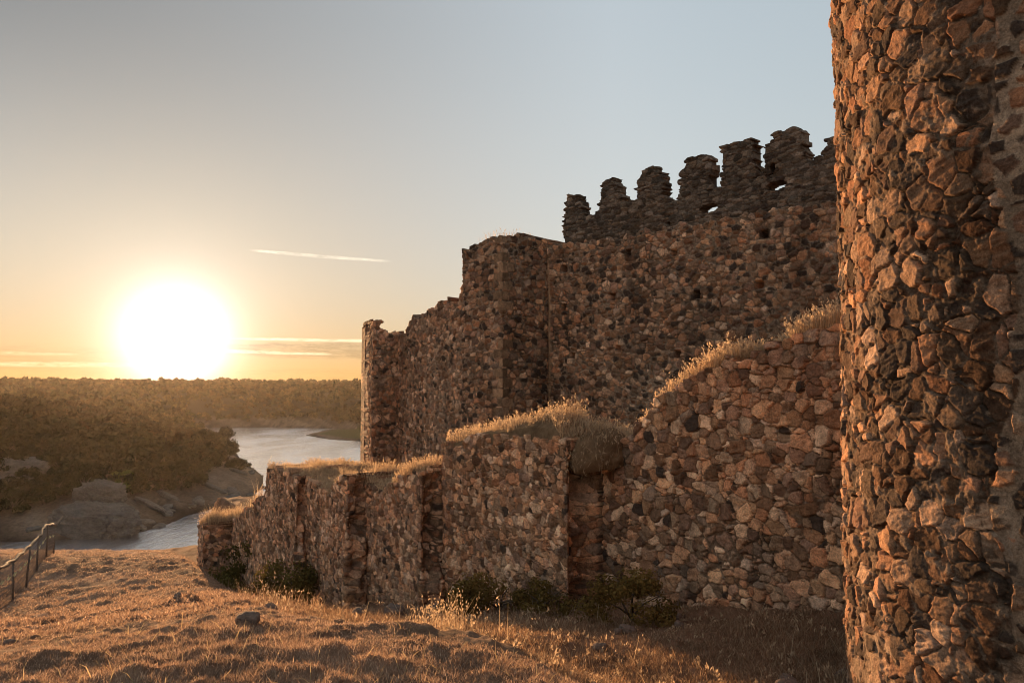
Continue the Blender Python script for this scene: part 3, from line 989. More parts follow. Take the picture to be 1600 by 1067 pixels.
svp = np.arange(0, cum_p[-1] + 0.02, 0.024)
par = panel('parapet', M_UPPER, cas, path_p, svp, np.arange(3.3, 5.6, 0.02), parapet_keep, mk_par, -UN * 0.40)
for k in range(len(MER)):
    t, zt, zb, hw = shapes[k]
    def mk_keep(cx, cz, s, z, k=k, t=t):
        tt_ = cx + PT0
        lean = [0, 0.0, 0.0, -0.10, 0.0, 0.05, 0.08][k] * (cz - shapes[k][2])
        inside = np.abs(tt_ - t - lean) < mer_half(k, cz) * (1 + 0.0 * cz)
        g = np.interp(tt_, g_t[:, 0], g_t[:, 1])
        clip = np.abs(s + PT0 - t - lean) < mer_half(k, np.minimum(cz, shapes[k][1] - 0.01)) + 0.05
        core_ = (np.abs(s + PT0 - t - lean) < mer_half(k, z) - 0.05) & (z < shapes[k][1] - 0.10) & (z >= np.interp(s + PT0, g_t[:, 0], g_t[:, 1]) - 0.05)
        return ((inside & clip & (cz >= g)) | core_) & not_hole(s + PT0, z)
    svm = np.arange(max(0, t - PT0 - 1.2), min(cum_p[-1], t - PT0 + 1.2), 0.024)
    panel('merlon', M_UPPER, cas, path_p, svm, np.arange(zb - 0.6, zt + 0.25, 0.018), mk_keep, mk_par, -UN * MTH)

# square buttress
cA = U0 + UD * t_in
def hitline(p, dvec, px):
    u = (px - 800) / F
    return (p[0] - p[1] * u) / (u * dvec[1] - dvec[0])
cB = cA + UN * hitline(cA, UN, 785)
outd = UD
cC = cB + outd * hitline(cB, outd, 722)
butt_path, bc = polypath([cA - UN * 0.05, cB, cC, cC - UN * 1.2])
topb = [(0, pt(880, 373, cA[1])[2]), (bc[1] * 0.5, pt(830, 367, (cA[1] + cB[1]) / 2)[2]), (bc[1], pt(785, 366, cB[1])[2]), ((bc[1] + bc[2]) / 2, pt(752, 377, (cB[1] + cC[1]) / 2)[2]), (bc[2], pt(722, 388, cC[1])[2]), (bc[3], pt(722, 388, cC[1])[2])]
topb = np.array(topb)
mk_b = dict(mk_up); mk_b.update(cw=0.125, ch=0.075, seed=63, dark=0.14, pw=3.0)
mk_b2 = dict(mk_b)
panel('buttress', M_UPPER, cas, butt_path, steps(0, bc[3], lambda v: 0.022), np.arange(-2.6, 4.7, 0.022), lambda cx, cz, s, z: cz < np.interp(cx, topb[:, 0], topb[:, 1]), mk_b, -UN * 0.0 + UD * 0.0 + np.array([0.9, 0.9]) * 1.0, s_shift=3.3, over=quoins(bc[1], 64), bulge=lambda s, z: 0.03 * fbm(s * 0.7, z * 0.7, 18.0, 3), side_k=3)

# lower far stretch of the wall and the corner pier at its end
FA = math.radians(-30.0); FD = np.array([math.sin(FA), math.cos(FA)]); FN = np.array([-FD[1], FD[0]])
cD0 = cC - UD * 0.10 - FN * 0.02
Lf = hitline(cD0, FD, 622)
cE = cD0 + FD * Lf
fpath, fc = polypath([cD0, cE])
def fz(px, py, s):
    return pt(px, py, (cD0 + FD * s)[1])[2]
def fs(px):
    return hitline(cD0, FD, px)
ftop = np.array([(fs(x), fz(x, y, fs(x))) for x, y in [(721, 440), (718, 445), (716, 474), (710, 478), (704, 466), (690, 470), (680, 476), (668, 480), (666, 490), (656, 492), (650, 496), (645, 496), (640, 500), (632, 517), (622, 518)]])
far_part = thing('castle_wall', 'lower far stretch of castle wall with a crumbled stepped top, ending at a square pier against the water', 'wall', (0, 0, 0))
mk_f = dict(mk_up); mk_f.update(seed=91, cw=0.095, ch=0.072, dark=0.08, pw=3.0, fill=0.4)
panel('curtain_wall', M_UPPER, far_part, fpath, steps(0, fc[1], lambda v: 0.045), np.arange(-4.0, 4.6, 0.026), lambda cx, cz, s, z: cz < np.interp(cx, ftop[:, 0], ftop[:, 1]) + 0.05 * vnoise(cx * 3, cz * 0, 1.0), mk_f, -FN * 1.0, bulge=lambda s, z: 0.05 * fbm(s * 0.5, z * 0.5, 28.0, 3), side_k=2)
cG = cE + FN * hitline(cE, FN, 582)
GA = math.radians(-21.0); GD = np.array([math.sin(GA), math.cos(GA)])
cH = cG + GD * hitline(cG, GD, 576)
ppath, pc = polypath([cE - FN * 0.2, cG, cH])
pz1 = pt(600, 517, cE[1])[2]; pz2 = pt(585, 502, cG[1])[2]
panel('corner_pier', M_UPPER, far_part, ppath, steps(0, pc[2], lambda v: 0.03), np.arange(-4.6, 3.4, 0.034), lambda cx, cz, s, z: cz < np.where(cx > pc[1] - 0.36, pz2, pz1), mk_f, FD * 1.4 - FN * 0.2, s_shift=40.0, bulge=lambda s, z: 0.05 * fbm(s * 0.7, z * 0.7, 38.0, 3), side_k=3)


# ------------------------------------------------------------------ dry grass
def blades(pos, length, width, lean, seed, curl=0.3, heads=0.0, bearing=None, colr=((0.58, 0.41, 0.25), (0.80, 0.63, 0.43))):
    """bent blades as two-segment strips; some carry a seed head. returns verts, faces, colours"""
    r = np.random.default_rng(seed)
    n = len(pos)
    L = length * r.uniform(0.5, 1.25, n)
    b = r.uniform(0, 2 * math.pi, n) if bearing is None else bearing + r.normal(0, 0.8, n)
    le = np.clip(np.abs(r.normal(lean, 0.35, n)), 0, 1.5)
    dirh = np.stack([np.cos(b), np.sin(b), np.zeros(n)], -1)
    sa = r.uniform(0, 2 * math.pi, n)
    side = np.stack([np.cos(sa), np.sin(sa), np.zeros(n)], -1) * (width * r.uniform(0.6, 1.4, n))[:, None] * 0.5
    up = np.array([0, 0, 1.0])
    m1 = pos + (dirh * np.sin(le * 0.7)[:, None] + up * np.cos(le * 0.7)[:, None]) * (L * 0.55)[:, None]
    le2 = np.clip(le + curl * r.uniform(0, 1.5, n), 0, 1.9)
    tip = m1 + (dirh * np.sin(le2)[:, None] + up * np.cos(le2)[:, None]) * (L * 0.45)[:, None]
    V = np.stack([pos - side, pos + side, m1 - side * 0.7, m1 + side * 0.7, tip], 1)
    k = np.arange(n)[:, None] * 5
    Q = np.concatenate([k + np.array([[0, 1, 3, 2]])]); T = np.concatenate([k + np.array([[2, 3, 4]])])
    c0 = np.array(colr[0]); c1 = np.array(colr[1])
    C = c0 + (c1 - c0) * r.uniform(0, 1, (n, 1)) ** 1.2
    C = np.repeat(C * r.uniform(0.55, 1.2, (n, 1)), 5, axis=0)
    V = V.reshape(-1, 3)
    faces = [Q, T]
    if heads > 0:
        sel = np.where((r.random(n) < heads))[0]
        nh = 5
        hv = []; hc = []
        for j in range(nh):
            f = j / nh
            c = tip[sel] * (1 - f * 0.55) + m1[sel] * f * 0.55 + r.normal(0, 0.012, (len(sel), 3))
            a = r.normal(0, 1, (len(sel), 3)); a /= np.linalg.norm(a, axis=1)[:, None]
            a = a * 0.4 + np.array([0, 0, -0.5]); 
            bb = np.cross(a, r.normal(0, 1, (len(sel), 3))); bb /= np.linalg.norm(bb, axis=1)[:, None] + 1e-6
            sz = 0.016 * r.uniform(0.7, 1.5, (len(sel), 1))
            hv.append(np.stack([c - a * sz * 1.6, c + bb * sz * 0.45, c + a * sz * 1.6, c - bb * sz * 0.45], 1).reshape(-1, 3))
        hv = np.concatenate(hv)
        base = len(V)
        faces.append(base + np.arange(len(hv)).reshape(-1, 4))
        V = np.concatenate([V, hv]); C = np.concatenate([C, np.tile(np.array([[0.72, 0.56, 0.38]]), (len(hv), 1)) * r.uniform(0.7, 1.2, (len(hv), 1))])
    return V, faces, C


def top_grass(name, label, secs, n, length, width, heads, depth, dens=None, lift=0.0, seed=1, mound=None, spill=0.0, bare=-0.22):
    r = np.random.default_rng(seed)
    W_ = [w for w in WALLTOPS if w[0] in secs and (dens is None or dens(w))]
    k = r.integers(0, len(W_), n)
    arr = np.array(W_)[k]
    t = arr[:, 1] + r.normal(0, 0.06, n)
    back = r.uniform(-spill, depth, n)
    pa = fbm(t * 1.7 + seed, back * 2.3, seed * 1.0, 3)          # patchy: bare spots and tufts
    ok = (pa > bare + r.normal(0, 0.08, n)) & (back > 0.05 + 0.16 * vnoise(t * 3, t * 0, seed * 2.0))
    t, back, pa, arr = t[ok], back[ok], pa[ok], arr[ok]
    xy = W0 + WN * (arr[:, 2] - back)[:, None] + WD * t[:, None]
    z = arr[:, 3] + lift
    if mound is not None:
        z = z + mound(t, back)
    z = z - 0.05
    pos = np.column_stack([xy, z])
    V, Fc, C = blades(pos, length * np.clip(0.75 + 1.1 * pa, 0.35, 1.5), width, 0.40, seed, 0.6, heads, bearing=None)
    return tag(mesh_obj(name, V, Fc, M_STRAW, None, C), label, 'grass', None, 'stuff')


# mound of soil and grass on the second section
s2 = SECT[1]
def mound(t, back):
    c = s2['t0'] + 0.75
    return 0.44 * np.exp(-((t - c) / np.where(t < c, 0.75, 1.9)) ** 2) * np.exp(-((back - 0.55) / 0.55) ** 2)
mt, mb = np.meshgrid(np.linspace(s2['t0'] + 0.03, s2['t1'] + 0.1, 60), np.linspace(0.03, 1.5, 30), indexing='ij')
mt_ = mt.ravel(); mb_ = mb.ravel()
mo = np.interp(mt_, [s2['t0'], s2['t1']], [s2['o1'], s2['o2']])
mz = np.interp(mt_, s2['tz'][:, 0], s2['tz'][:, 1])
mzz = mz + mound(mt_, mb_) - 0.03 + 0.02 * fbm(mt_ * 4, mb_ * 4, 2.0, 3)
mzz = np.where((mb_ < 0.05) | (mb_ > 1.45), mz - 0.3, mzz) 
mv_ = np.column_stack([W0 + WN * (mo - mb_)[:, None] + WD * mt_[:, None], mzz])
ii = np.arange(len(mt_)).reshape(mt.shape)
okf = ~((mt_ < s2['t0'] + 0.02) & (mb_ < 0.62)).reshape(mt.shape)
q = np.stack([ii[:-1, :-1], ii[1:, :-1], ii[1:, 1:], ii[:-1, 1:]], -1)[okf[:-1, :-1] & okf[1:, :-1] & okf[1:, 1:] & okf[:-1, 1:]]
tag(mesh_obj('soil_mound', mv_, q, M_GROUND, None, np.tile([[0.22, 0.15, 0.09]], (len(mv_), 1))), 'rounded cap of soil heaped on the ruined wall under the tall dry grass', 'soil')

hu, hv = np.meshgrid(np.linspace(0, 2 * math.pi, 49), np.linspace(0, math.pi / 2 * 1.35, 22), indexing='ij')
hr = 1 + 0.18 * fbm(np.cos(hu.ravel()) * 1.5 + 3, np.sin(hu.ravel()) * 1.5, hv.ravel() * 1.5, 4)
hp_ = np.column_stack([np.sin(hv.ravel()) * np.cos(hu.ravel()) * 0.50, np.sin(hv.ravel()) * np.sin(hu.ravel()) * 0.50, np.cos(hv.ravel()) * 0.36]) * hr[:, None]
hc = W0 + WN * 0.03 + WD * (s2['t0'] - 0.12)
hz0 = float(np.interp(s2['t0'], s2['tz'][:, 0], s2['tz'][:, 1])) - 0.16
HV = np.column_stack([hc + WN * hp_[:, :1] + WD * hp_[:, 1:2], hz0 + hp_[:, 2] - 0.25 * np.maximum(hp_[:, 0], 0)])
ii = np.arange(len(HV)).reshape(hu.shape)
tag(mesh_obj('soil_mound', HV, np.stack([ii[:-1, :-1], ii[:-1, 1:], ii[1:, 1:], ii[1:, :-1]], -1).reshape(-1, 4), M_GROUND, None, np.tile([[0.22, 0.15, 0.09]], (len(HV), 1))), 'small slumped heap of soil in the torn gap right of the grassy mound', 'soil')
rh_ = np.random.default_rng(3)
kk = rh_.integers(0, len(HV), 1500)
V, Fc, C = blades(HV[kk] + rh_.normal(0, 0.05, (1500, 3)), 0.18, 0.006, 0.8, 44, 1.0, 0.15)
tag(mesh_obj('dry_grass', V, Fc, M_STRAW, None, C), 'drooping pale grass on the slumped heap in the torn gap of the ruined wall', 'grass', None, 'stuff')
top_grass('dry_grass', 'dry oat grass glowing along the sloping wall top next to the round tower', [0], 9000, 0.27, 0.006, 0.35, 0.7, dens=lambda w: w[1] < wall_t(1030), seed=11, bare=-0.7)
top_grass('dry_grass', 'dry grass on the broken low shoulder of wall between the mound and the sloping top', [0], 2600, 0.30, 0.006, 0.4, 1.3, bare=-0.8, dens=lambda w: w[1] > wall_t(1035), seed=12)
top_grass('dry_grass', 'thick dry grass on the rounded soil cap of the ruined wall', [1], 7500, 0.27, 0.006, 0.35, 1.25, bare=-0.12, seed=13, mound=mound, spill=0.02)
top_grass('dry_grass', 'orange lit grass strip on the dipping top of the ruined wall left of the mound', [2], 9000, 0.30, 0.009, 0.25, 1.8, seed=14, bare=-0.6)
top_grass('dry_grass', 'dry grass between two stone stumps on the far top of the ruined wall', [3], 9000, 0.28, 0.010, 0.2, 2.1, seed=15, bare=-0.6)
top_grass('dry_grass', 'thin dry grass on the highest far shoulder of the ruined wall', [4], 7000, 0.28, 0.011, 0.2, 2.3, seed=16, bare=-0.6)
top_grass('dry_grass', 'pale dry grass on the lowest far end of the ruined wall above the water', [5, 6], 8000, 0.42, 0.015, 0.2, 2.2, bare=-0.5, dens=lambda w: w[1] > wall_t(415, 1.2), seed=17)
# thin stalks on the buttress top and the far wall
r = np.random.default_rng(5)
f = r.random(160); g = r.random(160)
xy = cB + (cA - cB) * f[:, None] * 0.8 + UD * (g * 1.2)[:, None]
pos = np.column_stack([xy, np.full(160, float(topb[2, 1]) - 0.06)])
V, Fc, C = blades(pos, 0.3, 0.010, 0.3, 6, 0.5, 0.3)
tag(mesh_obj('dry_grass', V, Fc, M_STRAW, None, C), 'few thin dry stalks against the sky on top of the square buttress', 'grass', None, 'stuff')

# short stubble on the open slope
r = np.random.default_rng(42)
def scatter(n, y0, y1, power):
    y = y0 * (y1 / y0) ** (r.random(n) ** power)
    x = r.uniform(-0.76, 0.62, n) * y
    return x, y
vs, fq, ft, cs = [], [], [], []
def add_ground_grass(n, y0, y1, L, Wd, lean, seed, cond, colr, heads=0.0, curl=0.4):
    x, y = scatter(n, y0, y1, 1.0)
    cg, wl, wt_ = castle_ground(x, y)
    tall = fbm(x * 1.1, y * 1.1, 3.0, 3)
    ok = cond(x, y, wl, wt_, tall)
    x, y, tall = x[ok], y[ok], tall[ok]
    z, _ = ground(x, y)
    pos = np.column_stack([x, y, z - 0.004])
    return blades(pos, L * (0.75 + 0.6 * np.clip(tall, -0.6, 1)), Wd, lean, seed, curl, heads, None, colr)
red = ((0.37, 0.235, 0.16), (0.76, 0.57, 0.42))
sets = [add_ground_grass(260000, 3.3, 9.0, 0.046, 0.0040, 0.85, 1, lambda x, y, wl, wt_, t: (wl > 0.12) & (t > -0.5), red),
        add_ground_grass(380000, 7.5, 38.0, 0.085, 0.014, 0.75, 2, lambda x, y, wl, wt_, t: (wl > 0.15) & (fbm(x * 1.4, y * 1.1, 27.0, 3) > -0.55), red),
        add_ground_grass(1600, 3.3, 9.0, 0.15, 0.0055, 1.0, 3, lambda x, y, wl, wt_, t: (wl > 0.5), ((0.6, 0.45, 0.25), (0.7, 0.55, 0.33)))]
V = []; Q = []; T = []; C = []; b = 0
for v, fc_, c in sets:
    V.append(v); Q.append(fc_[0] + b); T.append(fc_[1] + b); C.append(c); b += len(v)
tag(mesh_obj('dry_grass', np.concatenate(V), [np.concatenate(Q), np.concatenate(T)], M_STRAW, None, np.concatenate(C)), 'short trampled reddish dry grass covering the open slope', 'grass', None, 'stuff')
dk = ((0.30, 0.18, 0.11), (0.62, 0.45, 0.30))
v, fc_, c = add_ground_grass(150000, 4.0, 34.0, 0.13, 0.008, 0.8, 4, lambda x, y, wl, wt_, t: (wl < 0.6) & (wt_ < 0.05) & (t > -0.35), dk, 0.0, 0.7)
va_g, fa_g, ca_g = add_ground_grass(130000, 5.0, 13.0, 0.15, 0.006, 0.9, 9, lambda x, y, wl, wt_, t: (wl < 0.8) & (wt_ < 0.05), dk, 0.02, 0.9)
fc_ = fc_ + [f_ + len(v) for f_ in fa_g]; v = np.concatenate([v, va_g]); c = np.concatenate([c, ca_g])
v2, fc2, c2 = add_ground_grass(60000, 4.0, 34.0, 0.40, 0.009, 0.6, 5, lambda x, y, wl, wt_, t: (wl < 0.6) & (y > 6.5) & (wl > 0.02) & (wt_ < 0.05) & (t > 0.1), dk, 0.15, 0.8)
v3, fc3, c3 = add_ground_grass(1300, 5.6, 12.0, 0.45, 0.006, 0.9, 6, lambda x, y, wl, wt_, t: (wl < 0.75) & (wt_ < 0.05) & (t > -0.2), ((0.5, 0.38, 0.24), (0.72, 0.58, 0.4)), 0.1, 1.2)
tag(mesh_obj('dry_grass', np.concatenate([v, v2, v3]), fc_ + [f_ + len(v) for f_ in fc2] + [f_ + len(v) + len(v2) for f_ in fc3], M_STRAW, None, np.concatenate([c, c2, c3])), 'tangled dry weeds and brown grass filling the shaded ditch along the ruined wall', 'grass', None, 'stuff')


# ------------------------------------------------------------------ trees and bushes
def crown_mesh(seed, R, H, clumps, leaves, leaf, flat=0.75, zc=0.42, zr=0.46):
    r = np.random.default_rng(seed)
    a = r.uniform(0, 2 * math.pi, clumps); h = r.uniform(-0.35, 1, clumps)
    rad = np.sqrt(np.clip(1 - h * h * 0.95, 0.03, 1)) * r.uniform(0.55, 1.0, clumps)
    cc = np.column_stack([np.cos(a) * rad * R, np.sin(a) * rad * R, H * (zc + zr * h)])
    cr = R * r.uniform(0.20, 0.42, clumps)
    k = np.repeat(np.arange(clumps), leaves)
    n = len(k)
    d = r.normal(0, 1, (n, 3)); d /= np.linalg.norm(d, axis=1)[:, None]
    p = cc[k] + d * (cr[k] * r.uniform(0.45, 1.05, n))[:, None] * np.array([1, 1, flat])
    nr = d + r.normal(0, 0.28, (n, 3)); nr /= np.linalg.norm(nr, axis=1)[:, None]
    t = np.cross(nr, r.normal(0, 1, (n, 3))); t /= np.linalg.norm(t, axis=1)[:, None] + 1e-6
    bt = np.cross(nr, t)
    s = leaf * r.uniform(0.6, 1.4, n)[:, None]
    V = np.stack([p - t * s, p + bt * s * 0.55, p + t * s, p - bt * s * 0.55], 1).reshape(-1, 3)
    C = np.repeat((0.65 + 0.7 * r.random(clumps))[k] * r.uniform(0.75, 1.25, n), 4)
    return V, np.arange(n * 4).reshape(-1, 4), np.repeat(C[:, None], 3, axis=1)


def tube(p, rads, k=7):
    p = np.asarray(p, float); V = []
    for i in range(len(p)):
        d = p[min(i + 1, len(p) - 1)] - p[max(i - 1, 0)]; d /= np.linalg.norm(d) + 1e-9
        a = np.cross(d, [0.3, 0.9, 0.1] if abs(d[2]) > 0.5 else [0, 0, 1.0]); a /= np.linalg.norm(a); b = np.cross(d, a)
        for j in range(k):
            w = 2 * math.pi * j / k
            V.append(p[i] + (a * math.cos(w) + b * math.sin(w)) * rads[i])
    Fc = []
    for i in range(len(p) - 1):
        for j in range(k):
            Fc.append((i * k + j, i * k + (j + 1) % k, (i + 1) * k + (j + 1) % k, (i + 1) * k + j))
    V.append(p[0]); V.append(p[-1])
    T = [(j, len(V) - 2, (j + 1) % k) for j in range(k)] + [((len(p) - 1) * k + (j + 1) % k, len(V) - 1, (len(p) - 1) * k + j) for j in range(k)]
    return np.array(V), np.array(Fc), np.array(T)


def joined(parts):
    V = []; Q = []; T = []; b = 0
    for v, q_, t_ in parts:
        V.append(v); Q.append(q_ + b); T.append(t_ + b); b += len(v)
    return np.concatenate(V), [np.concatenate(Q), np.concatenate(T)]


def trunk_parts(seed, R, H, rt, limbs=5):
    r = np.random.default_rng(seed)
    parts = [tube([(0, 0, -0.4), (0.03 * R, 0, H * 0.2), (0.05 * R, 0.04 * R, H * 0.42)], [rt * 1.3, rt, rt * 0.7])]
    for k in range(limbs):
        a = 2 * math.pi * k / limbs + r.uniform(-0.4, 0.4)
        e = np.array([math.cos(a) * R * 0.6, math.sin(a) * R * 0.6, H * r.uniform(0.55, 0.8)])
        parts.append(tube([(0.04 * R, 0, H * r.uniform(0.15, 0.36)), e * np.array([0.45, 0.45, 0.75]), e], [rt * 0.55, rt * 0.35, rt * 0.12], 5))
    return parts


def make_tree(name, label, loc, R, H, seed, mat, clumps=26, leaves=60, leaf=0.2, group=None, rt=0.2, zc=0.34, zr=0.52):
    t = thing(name, label, 'tree' if 'tree' in name or 'oak' in name else 'bush', loc, group)
    v, q_, c = crown_mesh(seed, R, H, clumps, leaves, leaf, 0.8, zc, zr)
    mesh_obj('crown' if rt > 0.05 else 'foliage', v, q_, mat, t, c, smooth=False)
    V, Fc = joined(trunk_parts(seed, R, H, rt))
    mesh_obj('trunk' if rt > 0.05 else 'stems', V, Fc, M_BARK, t, smooth=True)
    return t


def land(x, y):
    z, _ = ground(np.array([x], float), np.array([y], float), False)
    return float(z[0])


def far_hit(px, py, y0=100, y1=900):
    ys = np.geomspace(y0, y1, 1500)
    p = np.array([pt(px, py, Y) for Y in ys])
    g, _ = ground(p[:, 0], p[:, 1], False)
    k = int(np.argmax(p[:, 2] < g))
    return p[k, 0], p[k, 1], g[k]


# wood on the valley sides: every trunk position first
r = np.random.default_rng(101)
nn = 60000
yy = 110 * (1500 / 110) ** (r.random(nn) ** 0.8); xx = r.uniform(-0.80, 0.05, nn) * yy
dd, ixx = shore_dist(xx, yy)
zz, _ = ground(xx, yy, False)
n0 = len(SHORE)
okm = (dd > np.where(yy > 180, 12, 14) + 6 * vnoise(xx / 15, yy / 15, 3.0)) & ~(ixx >= n0 - 9) & ~((ixx >= 18) & (ixx <= 23) & (yy < 455))
xx, yy, zz, dd = xx[okm], yy[okm], zz[okm], dd[okm]
# thin to a minimum spacing
cell = {}
sel = []
for i in range(len(xx)):
    sp = 3.3 if yy[i] < 330 else 4.6 if yy[i] < 800 else 7.5
    k = (int(xx[i] // sp), int(yy[i] // sp))
    if k in cell: continue
    cell[k] = 1; sel.append(i)
xx, yy, zz = xx[sel], yy[sel], zz[sel]
order = np.argsort(np.hypot(xx, yy))
xx, yy, zz = xx[order], yy[order], zz[order]
NIND = 260
protos = []
for k in range(4):
    v, q_, c = crown_mesh(300 + k, 2.5, 4.2 + 0.3 * k, 24, 70, 0.25)
    V, Fc = joined(trunk_parts(k, 2.2, 4.2, 0.16))
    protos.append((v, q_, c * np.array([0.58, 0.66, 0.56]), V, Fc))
oak_src = []
for i in range(min(NIND, len(xx))):
    k = i % 4
    sc = r.uniform(0.55, 1.25) * (1.0 + 0.5 * float(vnoise(np.array([xx[i] / 12]), np.array([yy[i] / 12]), 2.0)[0]))
    loc = (xx[i], yy[i], zz[i] - 0.3)
    rz = r.uniform(0, 6.28)
    lab = 'dark rounded holm oak in the wood above the left bank of the reservoir'
    if i < 4:
        t = thing('oak_tree', lab, 'tree', loc, 'oaks on the left hillside')
        v, q_, c, V, Fc = protos[k]
        a = mesh_obj('crown', v, q_, M_OAK, t, c, smooth=False)
        b_ = mesh_obj('trunk', V, Fc, M_BARK, t)
        oak_src.append((t, a, b_))
    else:
        t0, a0, b0 = oak_src[k]
        t = t0.copy(); COL.objects.link(t); t.location = loc
        for ch in (a0, b0):
            c2 = ch.copy(); COL.objects.link(c2); c2.parent = t
    t.rotation_euler = (0, 0, rz); t.scale = (sc, sc, sc * r.uniform(0.85, 1.15))
# the rest reads as one mass
VS = []; CS = []
low_p = [crown_mesh(500 + k, 2.3, 4.3, 14, 12, 0.62) for k in range(4)]
far_p = [crown_mesh(600 + k, 2.9, 4.8, 9, 6, 1.05) for k in range(4)]
for i in range(NIND, len(xx)):
    if yy[i] < 360:
        v, _, c = low_p[i % 4]
    else:
        v, _, c = far_p[i % 4]
    a = r.uniform(0, 6.28); sc = 0.5 + 1.0 * r.random() ** 1.8 + 0.35 * float(vnoise(np.array([xx[i] / 25]), np.array([yy[i] / 25]), 4.0)[0])
    if yy[i] > 800: sc *= 1.1
    ca, sa = math.cos(a) * sc, math.sin(a) * sc
    w = np.column_stack([v[:, 0] * ca - v[:, 1] * sa + xx[i], v[:, 0] * sa + v[:, 1] * ca + yy[i], v[:, 2] * sc + zz[i] - 0.4])
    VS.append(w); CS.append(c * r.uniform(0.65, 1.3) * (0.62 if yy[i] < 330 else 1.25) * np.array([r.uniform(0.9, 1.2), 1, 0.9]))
VS = np.concatenate(VS); CS = np.concatenate(CS)
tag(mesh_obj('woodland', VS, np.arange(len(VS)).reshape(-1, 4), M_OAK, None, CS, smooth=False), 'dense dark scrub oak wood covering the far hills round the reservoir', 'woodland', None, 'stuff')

# trees and bushes one can single out
x, y, z = far_hit(352, 716)
make_tree('tree', 'tall feathery tree at the tip of the wooded headland, outlined against the bright water', (x, y, z - 0.3), 3.8, 11.0, 71, M_OAK, 60, 70, 0.36, rt=0.25)
x, y, z = far_hit(322, 716)
make_tree('tree', 'broad dark tree just left of the feathery tree on the headland', (x, y, z - 0.3), 5.5, 9.0, 72, M_OAK, 60, 70, 0.40, rt=0.25)
x, y, z = far_hit(372, 733)
make_tree('shrub', 'low dark scrub in front of the feathery headland tree, nearest the water', (x, y, z - 0.3), 3.2, 3.6, 78, M_OAK, 34, 60, 0.32, rt=0.04)
x, y, z = far_hit(300, 722)
make_tree('tree', 'rounded dark tree between the broad headland tree and the lone bank bush', (x, y, z - 0.3), 4.6, 6.5, 79, M_OAK, 50, 70, 0.38, rt=0.2)
x, y, z = far_hit(281, 757)
make_tree('shrub', 'small round bush standing alone on the bare bank above the inlet', (x, y, z - 0.2), 1.8, 3.6, 73, M_OAK, 16, 50, 0.2, rt=0.04)
x, y, z = far_hit(190, 768)
make_tree('tree', 'brighter green tree at the foot of the wood above the rocky bank', (x, y, z - 0.2), 2.6, 4.6, 74, M_BRIGHT, 20, 50, 0.26, rt=0.16)
x, y, z = far_hit(146, 764)
make_tree('shrub', 'little yellow green shrub left of the brighter green tree', (x, y, z - 0.2), 1.0, 1.8, 75, M_BRIGHT, 12, 40, 0.18, rt=0.04)
x, y, z = far_hit(12, 795)
make_tree('tree', 'big dark spreading tree low on the bank at the left edge', (x, y, z - 0.2), 4.0, 6.0, 76, M_OAK, 26, 60, 0.34, rt=0.25)

# bushes in the ditch
def ditch_bush(label, px, py, Y, R, H, seed, mat, clumps, leaves, leaf):
    p = pt(px, py, Y)
    return make_tree('shrub', label, (p[0], p[1], gz(p[0], p[1]) - 0.08), R, H, seed, mat, clumps, leaves, leaf, rt=0.03)
ditch_bush('dark green bush against the far foot of the ruined wall', 388, 905, 24.5, 1.2, 2.1, 81, M_BUSH, 34, 150, 0.055)
ditch_bush('smaller olive bush in the ditch in front of the far dark green bush', 452, 940, 19.0, 0.95, 1.2, 82, M_BUSH, 26, 130, 0.045)
ditch_bush('low wide bramble with dark leaves below the grassy mound of the wall', 775, 955, 11.6, 0.85, 0.60, 83, M_BUSH, 20, 220, 0.028)
ditch_bush('low dark bramble on the right of the wide bramble by the torn wall end', 850, 950, 11.0, 0.5, 0.5, 84, M_BUSH, 16, 120, 0.024)
ditch_bush('leafy bush with orange tipped leaves at the foot of the tall wall section', 985, 985, 9.2, 0.60, 0.72, 85, M_BUSH, 17, 240, 0.024)
# backlit weeds by the wall
r = np.random.default_rng(77)
p = pt(694, 945, 8.0)
gp = np.column_stack([p[0] + r.normal(0, 0.16, 200), p[1] + r.normal(0, 0.35, 200)])
zg, _ = ground(gp[:, 0], gp[:, 1])
V, Fc, C = blades(np.column_stack([gp, zg - 0.02]), 0.42, 0.006, 0.3, 78, 0.6, 0.6)
tag(mesh_obj('weed', V, Fc, M_STRAW, None, C), 'tuft of tall glowing oat weeds on the crest of the slope before the ruined wall', 'weeds', None, 'stuff')


# ------------------------------------------------------------------ rocks
def rock(name, label, cat, loc, size, seed, rot=(0, 0, 0), sub=6, rough=0.42, mat=None, group=None):
    import bmesh
    bm = bmesh.new()
    bmesh.ops.create_icosphere(bm, subdivisions=sub, radius=1.0)
    v = np.array([q_.co[:] for q_ in bm.verts])
    fc = np.array([[q_.index for q_ in f_.verts] for f_ in bm.faces])
    bm.free()
    n = v.copy()
    r1 = fbm(n[:, 0] * 1.1 + seed, n[:, 1] * 1.1, n[:, 2] * 1.1, 3); r2 = fbm(n[:, 0] * 3 + seed, n[:, 1] * 3, n[:, 2] * 5, 4, 0.6)
    v = np.sign(v) * np.abs(v) ** 0.75
    r3 = fbm(n[:, 0] * 7 + seed, n[:, 1] * 7, n[:, 2] * 12, 4, 0.65)
    cr_ = -0.16 * np.exp(-(fbm(n[:, 0] * 2.2 + seed, n[:, 1] * 2.2, n[:, 2] * 1.2, 3) / 0.06) ** 2)
    v = v * (1 + rough * r1 + rough * 0.55 * np.abs(r2) + rough * 0.22 * r3 + cr_)[:, None]
    o = mesh_obj(name, v * np.array(size), fc, mat or M_ROCK, None)
    o.location = loc; o.rotation_euler = rot
    return tag(o, label, cat, group)


